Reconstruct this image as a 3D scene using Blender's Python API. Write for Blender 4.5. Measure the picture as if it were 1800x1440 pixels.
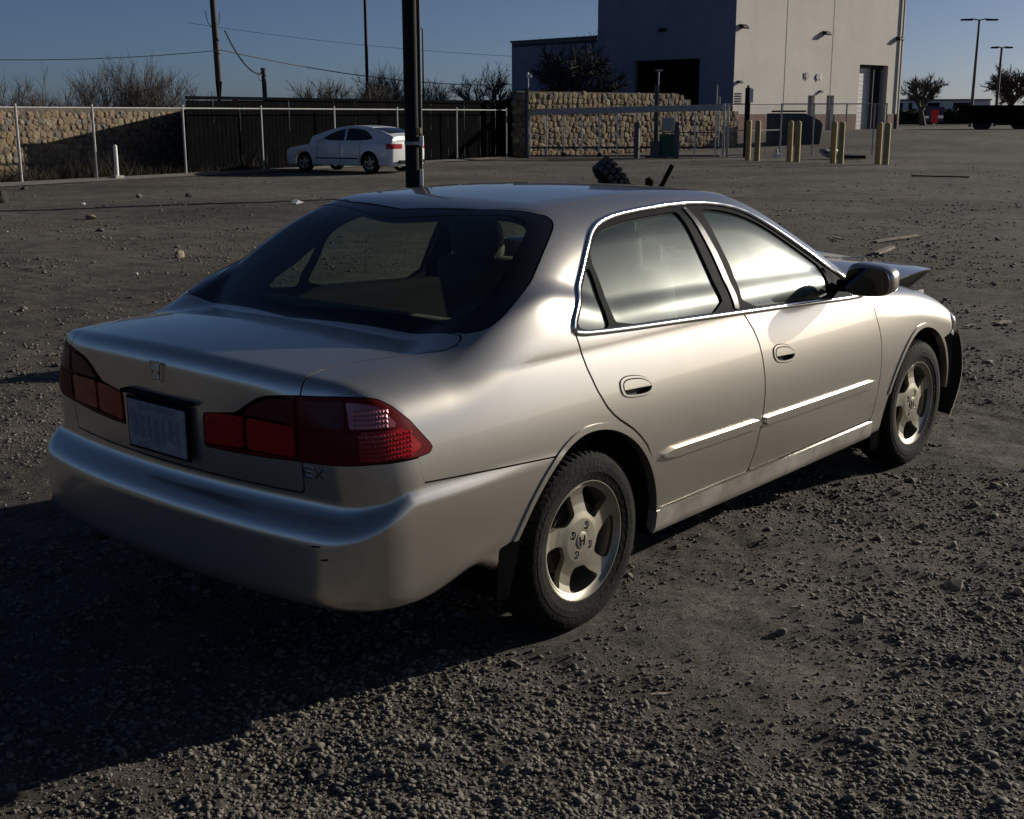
import bpy, bmesh, math, random
import numpy as np
from mathutils import Vector, Matrix, Euler

S = bpy.context.scene
for o in list(bpy.data.objects):
    bpy.data.objects.remove(o, do_unlink=True)

# ------------------------------------------------------------------ camera
CAM = np.array([-3.18192, -3.26228, 1.71628])
YAW, PIT, ROL, FPX = .70892, .23244, -.00214, 2175.53      # focal length in pixels of an 1800 px wide frame
FW = np.array([math.cos(PIT)*math.cos(YAW), math.cos(PIT)*math.sin(YAW), -math.sin(PIT)])
_r = np.array([math.sin(YAW), -math.cos(YAW), 0]); _u = np.cross(_r, FW)
RT = math.cos(ROL)*_r+math.sin(ROL)*_u; UP = -math.sin(ROL)*_r+math.cos(ROL)*_u
HEAD = np.array([math.cos(YAW), math.sin(YAW), 0])
cd = bpy.data.cameras.new('camera'); cam = bpy.data.objects.new('camera', cd); S.collection.objects.link(cam)
cd.sensor_width = 36; cd.lens = 36*FPX/1800; cd.clip_start = .05; cd.clip_end = 3000
cam.matrix_world = Matrix(((RT[0], UP[0], -FW[0], CAM[0]), (RT[1], UP[1], -FW[1], CAM[1]), (RT[2], UP[2], -FW[2], CAM[2]), (0, 0, 0, 1)))
S.camera = cam

# ------------------------------------------------------------------ light
SUN_AZ, SUN_EL = math.radians(-21), math.radians(16)
sdir = Vector((math.cos(SUN_EL)*math.cos(SUN_AZ), math.cos(SUN_EL)*math.sin(SUN_AZ), math.sin(SUN_EL)))
w = bpy.data.worlds.new('World'); S.world = w; w.use_nodes = True
nt = w.node_tree; bg = nt.nodes['Background']
sk = nt.nodes.new('ShaderNodeTexSky'); sk.sky_type = 'NISHITA'; sk.sun_disc = False
sk.sun_elevation = SUN_EL; sk.sun_rotation = math.pi/2-SUN_AZ; sk.air_density = .5; sk.dust_density = 2.3; sk.ozone_density = 3.2; sk.altitude = 1100
nt.links.new(sk.outputs[0], bg.inputs[0]); bg.inputs[1].default_value = .05
sl = bpy.data.lights.new('sun', 'SUN'); sun = bpy.data.objects.new('sun', sl); S.collection.objects.link(sun)
sl.energy = 5.0; sl.angle = math.radians(.55); sl.color = (1, .93, .81)
sun.rotation_euler = (-sdir).to_track_quat('-Z', 'Y').to_euler(); sun.location = sdir*60
S.view_settings.view_transform = 'Standard'; S.view_settings.look = 'None'
S.view_settings.exposure = .04; S.view_settings.gamma = 1; S.view_settings.use_curve_mapping = False
S.render.engine = 'CYCLES'
S.cycles.max_bounces = 8; S.cycles.transparent_max_bounces = 16

# ------------------------------------------------------------------ helpers
COL = S.collection
rnd = random.Random(7)
def R(d): return math.radians(d)
def at(px, D, py=None, z=None):
    """world point at horizontal depth D in front of the camera, in the direction of a photo pixel"""
    lat = (px-900)/FPX
    d = FW+lat*RT-((235 if py is None else py)-720)/FPX*UP
    t = D/(d@HEAD); p = CAM+t*d
    if z is not None: p[2] = z
    return Vector(p)
def tag(o, label=None, cat=None, group=None, kind=None):
    if label: o['label'] = label
    if cat: o['category'] = cat
    if group: o['group'] = group
    if kind: o['kind'] = kind
    return o
def thing(name, label, cat, loc=(0, 0, 0), rz=0, group=None, par=None):
    o = bpy.data.objects.new(name, None); COL.objects.link(o); o.location = loc; o.rotation_euler = (0, 0, rz); o.empty_display_size = .2
    return tag(o, label, cat, group)
def part_empty(name, par, loc=(0, 0, 0), rot=(0, 0, 0)):
    o = bpy.data.objects.new(name, None); COL.objects.link(o); o.parent = par; o.location = loc; o.rotation_euler = rot; o.empty_display_size = .1
    return o
def link(name, me, par=None, mat=None, loc=None, rot=None, scale=None):
    o = bpy.data.objects.new(name, me); COL.objects.link(o)
    if mat is not None and not me.materials: me.materials.append(mat)
    if par is not None: o.parent = par
    if loc is not None: o.location = loc
    if rot is not None: o.rotation_euler = rot
    if scale is not None: o.scale = scale
    return o
def mesh_np(name, V, F, mat=None, smooth=False):
    """F: (n,3) or (n,4) int array"""
    V = np.asarray(V, np.float32); F = np.asarray(F, np.int32); k = F.shape[1]
    me = bpy.data.meshes.new(name); me.vertices.add(len(V)); me.vertices.foreach_set('co', V.ravel())
    me.loops.add(F.size); me.loops.foreach_set('vertex_index', F.ravel())
    me.polygons.add(len(F)); me.polygons.foreach_set('loop_start', np.arange(len(F), dtype=np.int32)*k)
    me.polygons.foreach_set('use_smooth', np.full(len(F), smooth))
    me.update(calc_edges=True)
    if mat is not None: me.materials.append(mat)
    return me
class MB:
    """collects boxes, tubes, prisms, lathes into one mesh"""
    def __init__(s): s.v = []; s.f = []
    def add(s, V, F):
        n = len(s.v); s.v += [tuple(v) for v in V]; s.f += [tuple(i+n for i in f) for f in F]; return s
    def box(s, c, size, rz=0, bev=0, rot=None):
        M = rot if rot is not None else Matrix.Rotation(rz, 3, 'Z')
        bm = bmesh.new(); bmesh.ops.create_cube(bm, size=1)
        for v in bm.verts: v.co = Vector((v.co.x*size[0], v.co.y*size[1], v.co.z*size[2]))
        if bev: bmesh.ops.bevel(bm, geom=bm.edges[:], offset=bev, segments=2, affect='EDGES', profile=.6)
        bm.verts.index_update()
        s.add([M@v.co+Vector(c) for v in bm.verts], [[v.index for v in f.verts] for f in bm.faces]); bm.free(); return s
    def tube(s, pts, r, n=8, cap=True, flat=1., up=(0, 0, 1)):
        pts = [Vector(p) for p in pts]; m = len(pts); rr = r if hasattr(r, '__len__') else [r]*m
        V = []; F = []
        for i, p in enumerate(pts):
            d = (pts[min(i+1, m-1)]-pts[max(i-1, 0)]).normalized()
            a = d.cross(Vector(up));
            if a.length < 1e-4: a = d.cross(Vector((1, 0, 0)))
            a.normalize(); b = a.cross(d)
            for k in range(n):
                t = 2*math.pi*k/n; V.append(p+(a*math.cos(t)*flat+b*math.sin(t))*rr[i])
        for i in range(m-1):
            for k in range(n): F.append((i*n+k, i*n+(k+1) % n, (i+1)*n+(k+1) % n, (i+1)*n+k))
        if cap: F.append(tuple(range(n-1, -1, -1))); F.append(tuple((m-1)*n+k for k in range(n)))
        return s.add(V, F)
    def lathe(s, prof, n=48, axis='Y', c=(0, 0, 0), closed=False):
        V = []; F = []; m = len(prof)
        for (r, h) in prof:
            for k in range(n):
                t = 2*math.pi*k/n; q = (r*math.cos(t), h, r*math.sin(t)) if axis == 'Y' else (r*math.cos(t), r*math.sin(t), h)
                V.append(Vector(q)+Vector(c))
        for i in range(m if closed else m-1):
            j = (i+1) % m
            for k in range(n): F.append((i*n+k, i*n+(k+1) % n, j*n+(k+1) % n, j*n+k))
        return s.add(V, F)
    def prism(s, poly, h, M=None, z0=0):
        """2D polygon extruded along z"""
        n = len(poly); V = [Vector((x, y, z0)) for x, y in poly]+[Vector((x, y, z0+h)) for x, y in poly]
        F = [tuple(range(n-1, -1, -1)), tuple(range(n, 2*n))]+[(i, (i+1) % n, n+(i+1) % n, n+i) for i in range(n)]
        if M is not None: V = [M@v for v in V]
        return s.add(V, F)
    def build(s, name, mat, par=None, smooth=False, ang=35, loc=None, rz=None):
        me = bpy.data.meshes.new(name); me.from_pydata(s.v, [], s.f); me.update()
        bm = bmesh.new(); bm.from_mesh(me); bmesh.ops.recalc_face_normals(bm, faces=bm.faces[:]); bm.to_mesh(me); bm.free()
        if smooth:
            me.polygons.foreach_set('use_smooth', np.ones(len(me.polygons), bool))
            try: me.set_sharp_from_angle(angle=R(ang))
            except Exception: pass
        me.materials.append(mat)
        o = link(name, me, par)
        if loc is not None: o.location = loc
        if rz is not None: o.rotation_euler = (0, 0, rz)
        return o
def copy_part(o, par, loc=None, rot=None, scale=None):
    c = o.copy(); COL.objects.link(c); c.parent = par
    if loc is not None: c.location = loc
    if rot is not None: c.rotation_euler = rot
    if scale is not None: c.scale = scale
    return c
def copy_tree(o, par=None):
    c = o.copy(); COL.objects.link(c); c.parent = par
    for ch in list(o.children): copy_tree(ch, c)
    return c

# ------------------------------------------------------------------ materials
def mat(name, col, rough=.7, metal=0, coat=0, var=None, vscale=6, bump=0, bscale=40, spec=.5, coat_rough=.05, detail=6, obj_rand=None):
    """var: second colour mixed in by noise; obj_rand: list of colours picked per object"""
    m = bpy.data.materials.new(name); m.use_nodes = True; n = m.node_tree; L = n.links.new; p = n.nodes['Principled BSDF']
    p.inputs['Base Color'].default_value = (*col, 1); p.inputs['Roughness'].default_value = rough; p.inputs['Metallic'].default_value = metal
    p.inputs['Specular IOR Level'].default_value = spec; p.inputs['Coat Weight'].default_value = coat; p.inputs['Coat Roughness'].default_value = coat_rough
    tc = None
    if var is not None or bump:
        tc = n.nodes.new('ShaderNodeTexCoord')
    src = None
    if obj_rand:
        oi = n.nodes.new('ShaderNodeObjectInfo'); cr = n.nodes.new('ShaderNodeValToRGB'); cr.color_ramp.interpolation = 'CONSTANT'
        e = cr.color_ramp.elements
        while len(e) < len(obj_rand): e.new(.5)
        for i, c in enumerate(obj_rand): e[i].position = i/len(obj_rand); e[i].color = (*c, 1)
        L(oi.outputs['Random'], cr.inputs[0]); src = cr.outputs[0]
    if var is not None:
        nz = n.nodes.new('ShaderNodeTexNoise'); nz.inputs['Scale'].default_value = vscale; nz.inputs['Detail'].default_value = detail; nz.inputs['Roughness'].default_value = .65
        L(tc.outputs['Object'], nz.inputs['Vector'])
        rp = n.nodes.new('ShaderNodeValToRGB'); rp.color_ramp.elements[0].position = .38; rp.color_ramp.elements[1].position = .62
        L(nz.outputs[0], rp.inputs[0])
        mx = n.nodes.new('ShaderNodeMix'); mx.data_type = 'RGBA'; L(rp.outputs[0], mx.inputs[0])
        if src is not None:
            L(src, mx.inputs[6]); mx.inputs[7].default_value = (*var, 1); mm = n.nodes.new('ShaderNodeMath'); mm.operation = 'MULTIPLY'; mm.inputs[1].default_value = .45; L(rp.outputs[0], mm.inputs[0]); L(mm.outputs[0], mx.inputs[0])
        else:
            mx.inputs[6].default_value = (*col, 1); mx.inputs[7].default_value = (*var, 1)
        src = mx.outputs[2]
    if src is not None: L(src, p.inputs['Base Color'])
    if bump:
        nb = n.nodes.new('ShaderNodeTexNoise'); nb.inputs['Scale'].default_value = bscale; nb.inputs['Detail'].default_value = 5
        bp = n.nodes.new('ShaderNodeBump'); bp.inputs['Strength'].default_value = bump; bp.inputs['Distance'].default_value = .02
        L(tc.outputs['Object'], nb.inputs['Vector']); L(nb.outputs[0], bp.inputs['Height']); L(bp.outputs[0], p.inputs['Normal'])
    return m
def glass(name, tint, refl=1.0, dust=.05, dustcol=(.5, .5, .45), rough=.02):
    """thin pane: tinted see-through, mirror reflection by Fresnel, a film of dust"""
    m = bpy.data.materials.new(name); m.use_nodes = True; n = m.node_tree; L = n.links.new; n.nodes.clear()
    out = n.nodes.new('ShaderNodeOutputMaterial'); tr = n.nodes.new('ShaderNodeBsdfTransparent'); tr.inputs[0].default_value = (*tint, 1)
    gl = n.nodes.new('ShaderNodeBsdfGlossy'); gl.inputs['Roughness'].default_value = rough; gl.inputs[0].default_value = (refl, refl, refl, 1)
    fr = n.nodes.new('ShaderNodeFresnel'); ge = n.nodes.new('ShaderNodeNewGeometry'); mi = n.nodes.new('ShaderNodeMapRange'); mi.inputs[3].default_value = 1.52; mi.inputs[4].default_value = 1/1.52; L(ge.outputs['Backfacing'], mi.inputs[0]); L(mi.outputs[0], fr.inputs[0])
    m1 = n.nodes.new('ShaderNodeMixShader'); L(fr.outputs[0], m1.inputs[0]); L(tr.outputs[0], m1.inputs[1]); L(gl.outputs[0], m1.inputs[2])
    df = n.nodes.new('ShaderNodeBsdfDiffuse'); df.inputs[0].default_value = (*dustcol, 1)
    gs = n.nodes.new('ShaderNodeBsdfGlossy'); gs.inputs['Roughness'].default_value = .27; gs.inputs[0].default_value = (.80, .84, .78, 1)
    dm = n.nodes.new('ShaderNodeMixShader'); dm.inputs[0].default_value = .5; L(df.outputs[0], dm.inputs[1]); L(gs.outputs[0], dm.inputs[2])
    tc = n.nodes.new('ShaderNodeTexCoord'); nz = n.nodes.new('ShaderNodeTexNoise'); nz.inputs['Scale'].default_value = 3.5; nz.inputs['Detail'].default_value = 8
    L(tc.outputs['Object'], nz.inputs['Vector'])
    mr = n.nodes.new('ShaderNodeMapRange'); mr.inputs[1].default_value = .3; mr.inputs[2].default_value = .7; mr.inputs[3].default_value = dust*.82; mr.inputs[4].default_value = dust*1.18
    L(nz.outputs[0], mr.inputs[0])
    m2 = n.nodes.new('ShaderNodeMixShader'); L(mr.outputs[0], m2.inputs[0]); L(m1.outputs[0], m2.inputs[1]); L(dm.outputs[0], m2.inputs[2])
    L(m2.outputs[0], out.inputs[0])
    return m

# ------------------------------------------------------------------ the sedan: implicit surface, meshed, cut into panels
# ---- car body as a smooth implicit surface (metres; x forward, y left, z up, rear axle at x=0)
class Spl:
    def __init__(s,xs,ys):
        x=np.array(xs,float);y=np.array(ys,float);n=len(x);h=np.diff(x)
        A=np.zeros((n,n));b=np.zeros(n);A[0,0]=A[-1,-1]=1
        for i in range(1,n-1):
            A[i,i-1]=h[i-1];A[i,i]=2*(h[i-1]+h[i]);A[i,i+1]=h[i]
            b[i]=6*((y[i+1]-y[i])/h[i]-(y[i]-y[i-1])/h[i-1])
        s.x,s.y,s.h,s.m=x,y,h,np.linalg.solve(A,b)
    def __call__(s,q):
        q=np.clip(q,s.x[0],s.x[-1]);i=np.clip(np.searchsorted(s.x,q)-1,0,len(s.h)-1)
        h=s.h[i];a=(s.x[i+1]-q)/h;b=(q-s.x[i])/h
        return a*s.y[i]+b*s.y[i+1]+((a**3-a)*s.m[i]+(b**3-b)*s.m[i+1])*h*h/6
def smax(a,b,k):
    h=np.clip(.5+.5*(a-b)/k,0,1);return b*(1-h)+a*h+k*h*(1-h)
def smin(a,b,k): return -smax(-a,-b,k)
def sstep(a,b,x):
    t=np.clip((x-a)/(b-a),0,1);return t*t*(3-2*t)
W0=Spl([-1.2,-.9,-.5,0,.6,1.4,2.2,2.8,3.2,3.5,3.8],[.855,.868,.884,.892,.894,.894,.888,.878,.858,.82,.76])
TOP=Spl([-1.15,-.95,-.7,-.4,-.15,.2,.8,1.6,2.0,2.2,2.4,2.65,2.9,3.1,3.3,3.6],[1.015,1.035,1.052,1.062,1.075,1.095,1.085,1.06,1.04,1.015,.985,.955,.905,.845,.76,.60])
ROOF=Spl([-.9,-.4,0,.4,.8,1.2,1.6,2.0,2.5],[1.27,1.375,1.42,1.442,1.448,1.435,1.402,1.35,1.27])
def body(x,y,z):
    ay=np.abs(y);dz=z-.58
    side=ay-(W0(x)-np.where(dz>0,.40,.16)*dz*dz)
    top=(z-(TOP(x)-.085*ay*ay+.13*sstep(-.62,-.1,x)*sstep(2.3,1.85,x)*sstep(.66,.85,ay)))*.97
    xr=-1.055+.15*ay*ay+.10*np.clip(.86-z,0,1)**2*2
    rear=xr-x
    xf=3.66-.26*ay*ay-.25*np.clip(z-.55,0,1)**2*2
    front=x-xf
    f=smax(side,top,.13)
    f=smax(f,rear,.06+.09*sstep(.45,.75,ay)*sstep(1.02,.9,z))
    f=smax(f,front,.2)
    return smax(f,.24+.15*sstep(-.25,-.6,x)-z,.04)
def bumper(x,y,z):
    ay=np.abs(y)
    xb=-1.125+.12*ay*ay+.04*ay**4+.5*np.clip(.47-z,0,1)**2+7*np.clip(.40-z,0,1)**2
    side=ay-(W0(x)+.010*sstep(-.22,-.7,x)-.25*(z-.56)**2-.16*np.clip(.45-z,0,1)**2-4*np.clip(.35-z,0,1)**2)
    f=smax(side,xb-x,.17)
    ledge=.665-.52*np.clip(-.98+.17*ay*ay-x,-.02,1)
    top=(z-ledge)*.88
    f=smax(f,top,.035)
    f=smax(f,.325+.07*sstep(-.80,-.45,x)*sstep(.6,.8,ay)-z,.07)
    return smax(f,x+.15,.02)
GX,GZ,GS=.09,1.403,.692
def green(x,y,z):
    ay=np.abs(y);dz=z-.97
    side=(ay-(.848-.018*((x-.8)/1.4)**2+1.2*dz-.835*(dz+np.sqrt(dz*dz+.0009))-.28*np.maximum(dz,0)**2))*.88
    roof=z-(ROOF(x)-.075*ay*ay)
    n=np.hypot(1,GS)
    rg=(-GS*(x-GX+.10*(1-(ay/.62)**2))+(z-GZ)-.02*np.sin(np.clip((z-1.04)/.36,0,1)*np.pi))/n
    n2=np.hypot(1,.47)
    ws=(.47*(x-1.53+.22*(ay/.62)**2-.12)+(z-1.395))/n2
    f=smax(roof,rg,.09);f=smax(f,ws,.07);f=smax(f,side,.13)
    f=smax(f,-.74-x,.12)
    return smax(f,.55-z,.1)
def carF(P):
    x,y,z=P[...,0],P[...,1],P[...,2];ay=np.abs(y)
    k=.025+.165*sstep(.48,.70,ay)*(1-sstep(.76,.85,ay))*sstep(.28,-.2,x)*sstep(.86,1.14,z)
    f=smin(body(x,y,z),green(x,y,z),k)
    return smin(f,bumper(x,y,z),.012+.02*sstep(-.85,-1.0,x))
def carN(P,F=carF,e=1.5e-3):
    g=np.stack([F(P+d)-F(P-d) for d in np.eye(3)*e],-1)
    return g/np.linalg.norm(g,axis=-1,keepdims=True)

def surface_nets(F, lo, hi, h):
    n = [int(math.ceil((b-a)/h))+1 for a, b in zip(lo, hi)]
    ax = [lo[i]+h*np.arange(n[i]) for i in range(3)]
    # evaluate coarsely first, finely only near the surface
    c = 4; idx = [np.arange(0, m+c, c) for m in n]
    G = np.stack(np.meshgrid(*[lo[i]+h*idx[i] for i in range(3)], indexing='ij'), -1)
    near = np.abs(F(G)); val = F(G)
    up = np.repeat(np.repeat(np.repeat(near < h*c*1.6, c, 0), c, 1), c, 2)[:n[0]+c, :n[1]+c, :n[2]+c]
    # dilate to cover the neighbouring half cell
    off = c//2; up2 = np.zeros(n, bool)
    for dx in (0, c):
        for dy in (0, c):
            for dz in (0, c):
                b = up[max(0, dx-off):, max(0, dy-off):, max(0, dz-off):] if 1 else up
                sh = [min(n[i], b.shape[i]) for i in range(3)]
                up2[:sh[0], :sh[1], :sh[2]] |= b[:sh[0], :sh[1], :sh[2]]
    base = np.repeat(np.repeat(np.repeat(val, c, 0), c, 1), c, 2)[:n[0], :n[1], :n[2]]
    D = base.copy(); I = np.argwhere(up2)
    D[up2] = F(np.stack([ax[k][I[:, k]] for k in range(3)], -1))
    Sg = D < 0
    cor = [(i, j, k) for i in (0, 1) for j in (0, 1) for k in (0, 1)]
    sl = lambda A, q: A[q[0]:A.shape[0]-1+q[0], q[1]:A.shape[1]-1+q[1], q[2]:A.shape[2]-1+q[2]]
    cnt = sum(sl(Sg, q).astype(np.int8) for q in cor)
    act = (cnt > 0) & (cnt < 8); ids = -np.ones(act.shape, np.int64); ids[act] = np.arange(act.sum()); J = np.argwhere(act)
    acc = np.zeros((len(J), 3)); num = np.zeros(len(J))
    for a in cor:
        for k in range(3):
            if a[k] == 0:
                b = list(a); b[k] = 1
                va = D[J[:, 0]+a[0], J[:, 1]+a[1], J[:, 2]+a[2]]; vb = D[J[:, 0]+b[0], J[:, 1]+b[1], J[:, 2]+b[2]]
                m = (va < 0) != (vb < 0); t = np.where(m, va/np.where(m, va-vb, 1), 0)
                p = np.array(a, float)+t[:, None]*(np.array(b)-np.array(a)); acc[m] += p[m]; num[m] += 1
    V = np.array(lo)+h*(J+acc/num[:, None])
    Q = []
    for k in range(3):
        s0 = [slice(None)]*3; s1 = [slice(None)]*3; s0[k] = slice(0, -1); s1[k] = slice(1, None)
        A, B = Sg[tuple(s0)], Sg[tuple(s1)]; E = np.argwhere(A != B)
        u, v = (k+1) % 3, (k+2) % 3
        E = E[(E[:, u] > 0) & (E[:, v] > 0) & (E[:, u] < n[u]-1) & (E[:, v] < n[v]-1)]
        ins = A[E[:, 0], E[:, 1], E[:, 2]]
        q = []
        for du, dv in ((0, 0), (1, 0), (1, 1), (0, 1)):
            e = E.copy(); e[:, u] -= du; e[:, v] -= dv; q.append(ids[e[:, 0], e[:, 1], e[:, 2]])
        q = np.stack(q, 1); q[~ins] = q[~ins][:, ::-1]; q = q[(q >= 0).all(1)]; Q.append(q)
    Q = np.concatenate(Q)
    for _ in range(3):
        v0 = F(V); N = carN(V, F); V = V-N*np.clip(v0, -.02, .02)[:, None]
    return V, np.concatenate([Q[:, [0, 1, 2]], Q[:, [0, 2, 3]]])
def clip(V, T, g):
    """keep the part of the triangle mesh where g <= 0"""
    ins = g <= 0; c = ins[T].sum(1)
    keep = T[c == 3]; out = [keep]; nv = []; base = len(V)
    E = []
    for want in (1, 2):
        X = T[c == want]
        if not len(X): continue
        odd = ins[X] if want == 1 else ~ins[X]
        k = odd.argmax(1); r = np.arange(len(X)); a, b, d = X[r, k], X[r, (k+1) % 3], X[r, (k+2) % 3]
        E.append((want, a, b, d))
    pairs = np.concatenate([np.concatenate([np.stack([a, b], 1), np.stack([a, d], 1)]) for _, a, b, d in E]) if E else np.zeros((0, 2), int)
    key = np.sort(pairs, 1); uq, inv = np.unique(key, axis=0, return_inverse=True); inv = inv.ravel()
    ga, gb = g[uq[:, 0]], g[uq[:, 1]]; t = np.clip(ga/np.where(np.abs(ga-gb) < 1e-12, 1, ga-gb), .001, .999)
    NV = V[uq[:, 0]]+(V[uq[:, 1]]-V[uq[:, 0]])*t[:, None]
    o = 0
    for want, a, b, d in E:
        m = len(a); i1 = base+inv[o:o+m]; i2 = base+inv[o+m:o+2*m]; o += 2*m
        if want == 1: out.append(np.stack([a, i1, i2], 1))
        else: out.append(np.stack([i1, b, d], 1)); out.append(np.stack([i1, d, i2], 1))
    T2 = np.concatenate(out); V2 = np.concatenate([V, NV])
    used = np.unique(T2); mp = -np.ones(len(V2), np.int64); mp[used] = np.arange(len(used))
    return V2[used], mp[T2]
def sdpoly(P, poly):
    """signed distance of 2D points to a polygon, negative inside"""
    poly = np.asarray(poly, float); d = np.full(len(P), 1e9); s = np.zeros(len(P), bool)
    for a, b in zip(poly, np.roll(poly, -1, 0)):
        e = b-a; w_ = P-a; t = np.clip((w_@e)/(e@e+1e-12), 0, 1); d = np.minimum(d, ((w_-t[:, None]*e)**2).sum(1))
        c1 = (a[1] <= P[:, 1]) & (b[1] > P[:, 1]); c2 = (b[1] <= P[:, 1]) & (a[1] > P[:, 1]); cr = e[0]*w_[:, 1]-e[1]*w_[:, 0]
        s ^= (c1 & (cr > 0)) | (c2 & (cr < 0))
    return np.where(s, -1, 1)*np.sqrt(d)
def chaikin(p, n=2, closed=True):
    p = np.asarray(p, float)
    for _ in range(n):
        q = np.roll(p, -1, 0)
        if closed: p = np.stack([.75*p+.25*q, .25*p+.75*q], 1).reshape(-1, 2)
        else: p = np.concatenate([p[:1], np.stack([.75*p[:-1]+.25*p[1:], .25*p[:-1]+.75*p[1:]], 1).reshape(-1, p.shape[1]), p[-1:]])
    return p
def panel_mesh(name, V, T, m, F=None, off=0., flange=.014, extra_n=None):
    N = carN(V, F or carF) if extra_n is None else extra_n
    P = V+N*off
    e = np.concatenate([T[:, [0, 1]], T[:, [1, 2]], T[:, [2, 0]]]); k = np.sort(e, 1)
    uq, inv, cn = np.unique(k, axis=0, return_inverse=True, return_counts=True); B = e[cn[inv.ravel()] == 1]
    LN = [N[T].reshape(-1, 3)]; AF = [T]; AV = [P]
    if flange and len(B):
        ub = np.unique(B); mp = {v: i+len(P) for i, v in enumerate(ub)}
        AV.append(P[ub]-N[ub]*flange)
        ia, ib = B[:, 0], B[:, 1]; ja = np.array([mp[v] for v in ia]); jb = np.array([mp[v] for v in ib])
        AF.append(np.stack([ib, ia, ja], 1)); AF.append(np.stack([ib, ja, jb], 1))
        ed = P[ib]-P[ia]; fn = np.cross(ed, N[ia]); fn /= np.linalg.norm(fn, axis=1, keepdims=True)+1e-12
        LN.append(np.repeat(fn, 3, 0)); LN.append(np.repeat(fn, 3, 0))
    me = mesh_np(name, np.concatenate(AV), np.concatenate(AF), m, True)
    me.normals_split_custom_set(np.concatenate(LN).astype(np.float32).tolist())
    return me
def on_side(x, z, F=carF, sgn=-1):
    """y of the outermost point of the body at (x, z)"""
    x = np.asarray(x, float); z = np.asarray(z, float); a = np.full(x.shape, 1.2)
    for _ in range(80):
        v = F(np.stack([x, sgn*a, z], -1)); a = a-np.maximum(v, -.02)*.7
    return sgn*a

M = {}
M['paint'] = mat('champagne metallic paint', (.645, .595, .52), .275, .86, coat=1, coat_rough=.025, var=(.615, .565, .49), vscale=2.2)
M['paint_dull'] = mat('dusty lower paint', (.60, .565, .51), .42, .65, coat=.7, coat_rough=.12, var=(.40, .355, .30), vscale=5)
M['black'] = mat('black trim', (.009, .009, .010), .7, 0, spec=.05)
M['pillar'] = mat('satin grey pillar cover', (.07, .07, .07), .4, .5, spec=.3)
M['frit'] = mat('black window border', (.006, .006, .007), .08, 0)
M['inner'] = mat('dark inner shell', (.016, .015, .015), .9, spec=.1)
M['rubber'] = mat('tyre rubber', (.010, .0095, .009), .85, var=(.017, .0155, .014), vscale=9, bump=.25, bscale=60, spec=.12)
M['rim'] = mat('dusty alloy', (.43, .40, .33), .42, .72, var=(.37, .33, .25), vscale=14, coat=.15)
M['rust'] = mat('rusty brake parts', (.03, .022, .017), .8, .3)
M['chrome'] = mat('chrome', (.75, .74, .72), .16, 1)
M['plastic'] = mat('dark plastic', (.011, .011, .012), .6, var=(.018, .017, .016), vscale=12, spec=.3)
M['seat'] = mat('dark grey upholstery', (.085, .082, .078), .9, bump=.2, bscale=120)
M['dash'] = mat('interior plastic', (.12, .11, .095), .6)
M['cloth_light'] = mat('pale cloth', (.45, .45, .34), .85)
M['red'] = mat('red lamp lens', (.44, .008, .010), .2, 0, coat=.5, coat_rough=.03, spec=.3, var=(.32, .006, .008), vscale=14, bump=.10, bscale=70)
M['dark_red'] = mat('dark red lamp border', (.12, .003, .004), .4, 0, coat=.06, coat_rough=.1, spec=.12)
M['smoke'] = mat('smoked lamp lens', (.10, .012, .014), .3, 0, coat=.1, coat_rough=.05, spec=.2)
M['clear'] = mat('clear lamp lens', (.46, .14, .16), .25, .3, coat=.5, coat_rough=.05)
M['plate'] = mat('worn licence plate', (.34, .34, .34), .5, var=(.22, .22, .24), vscale=28, detail=1)
M['glass'] = glass('side window glass', (.60, .68, .61), dust=.095, dustcol=(.34, .46, .38))
M['rglass'] = glass('rear window glass', (.72, .80, .70), dust=.008)
M['mirror'] = mat('mirror glass', (.10, .09, .09), .03, 1)
M['flap'] = mat('black mud flap rubber', (.006, .006, .006), .95, spec=.0)
M['engine'] = mat('engine parts', (.018, .017, .017), .6, .2)

CL = (.0, .315); AR = .392
def cut(VT, *gs):
    V, T = VT
    for g in gs:
        if not len(T): break
        V, T = clip(V, T, g(V))
    return V, T
def f_xz(poly, ymin=.35):
    poly = np.asarray(poly, float); return lambda P: np.maximum(sdpoly(P[:, [0, 2]], poly), ymin-np.abs(P[:, 1]))
def f_xy(poly, zmin):
    poly = np.asarray(poly, float); return lambda P: np.maximum(sdpoly(np.stack([P[:, 0], np.abs(P[:, 1])], 1), poly), zmin-P[:, 2])
def f_uz(poly, xmax=-.6):
    poly = np.asarray(poly, float); return lambda P: np.maximum(sdpoly(np.stack([np.abs(P[:, 1])+P[:, 0]+1.05, P[:, 2]], 1), poly), P[:, 0]-xmax)
def AND(*f): return lambda P: np.maximum.reduce([g(P) for g in f])
def OR(*f): return lambda P: np.minimum.reduce([g(P) for g in f])
def NOT(f, gap=.0): return lambda P: -f(P)+gap
def IN(f, gap=.0): return lambda P: f(P)+gap

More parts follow.
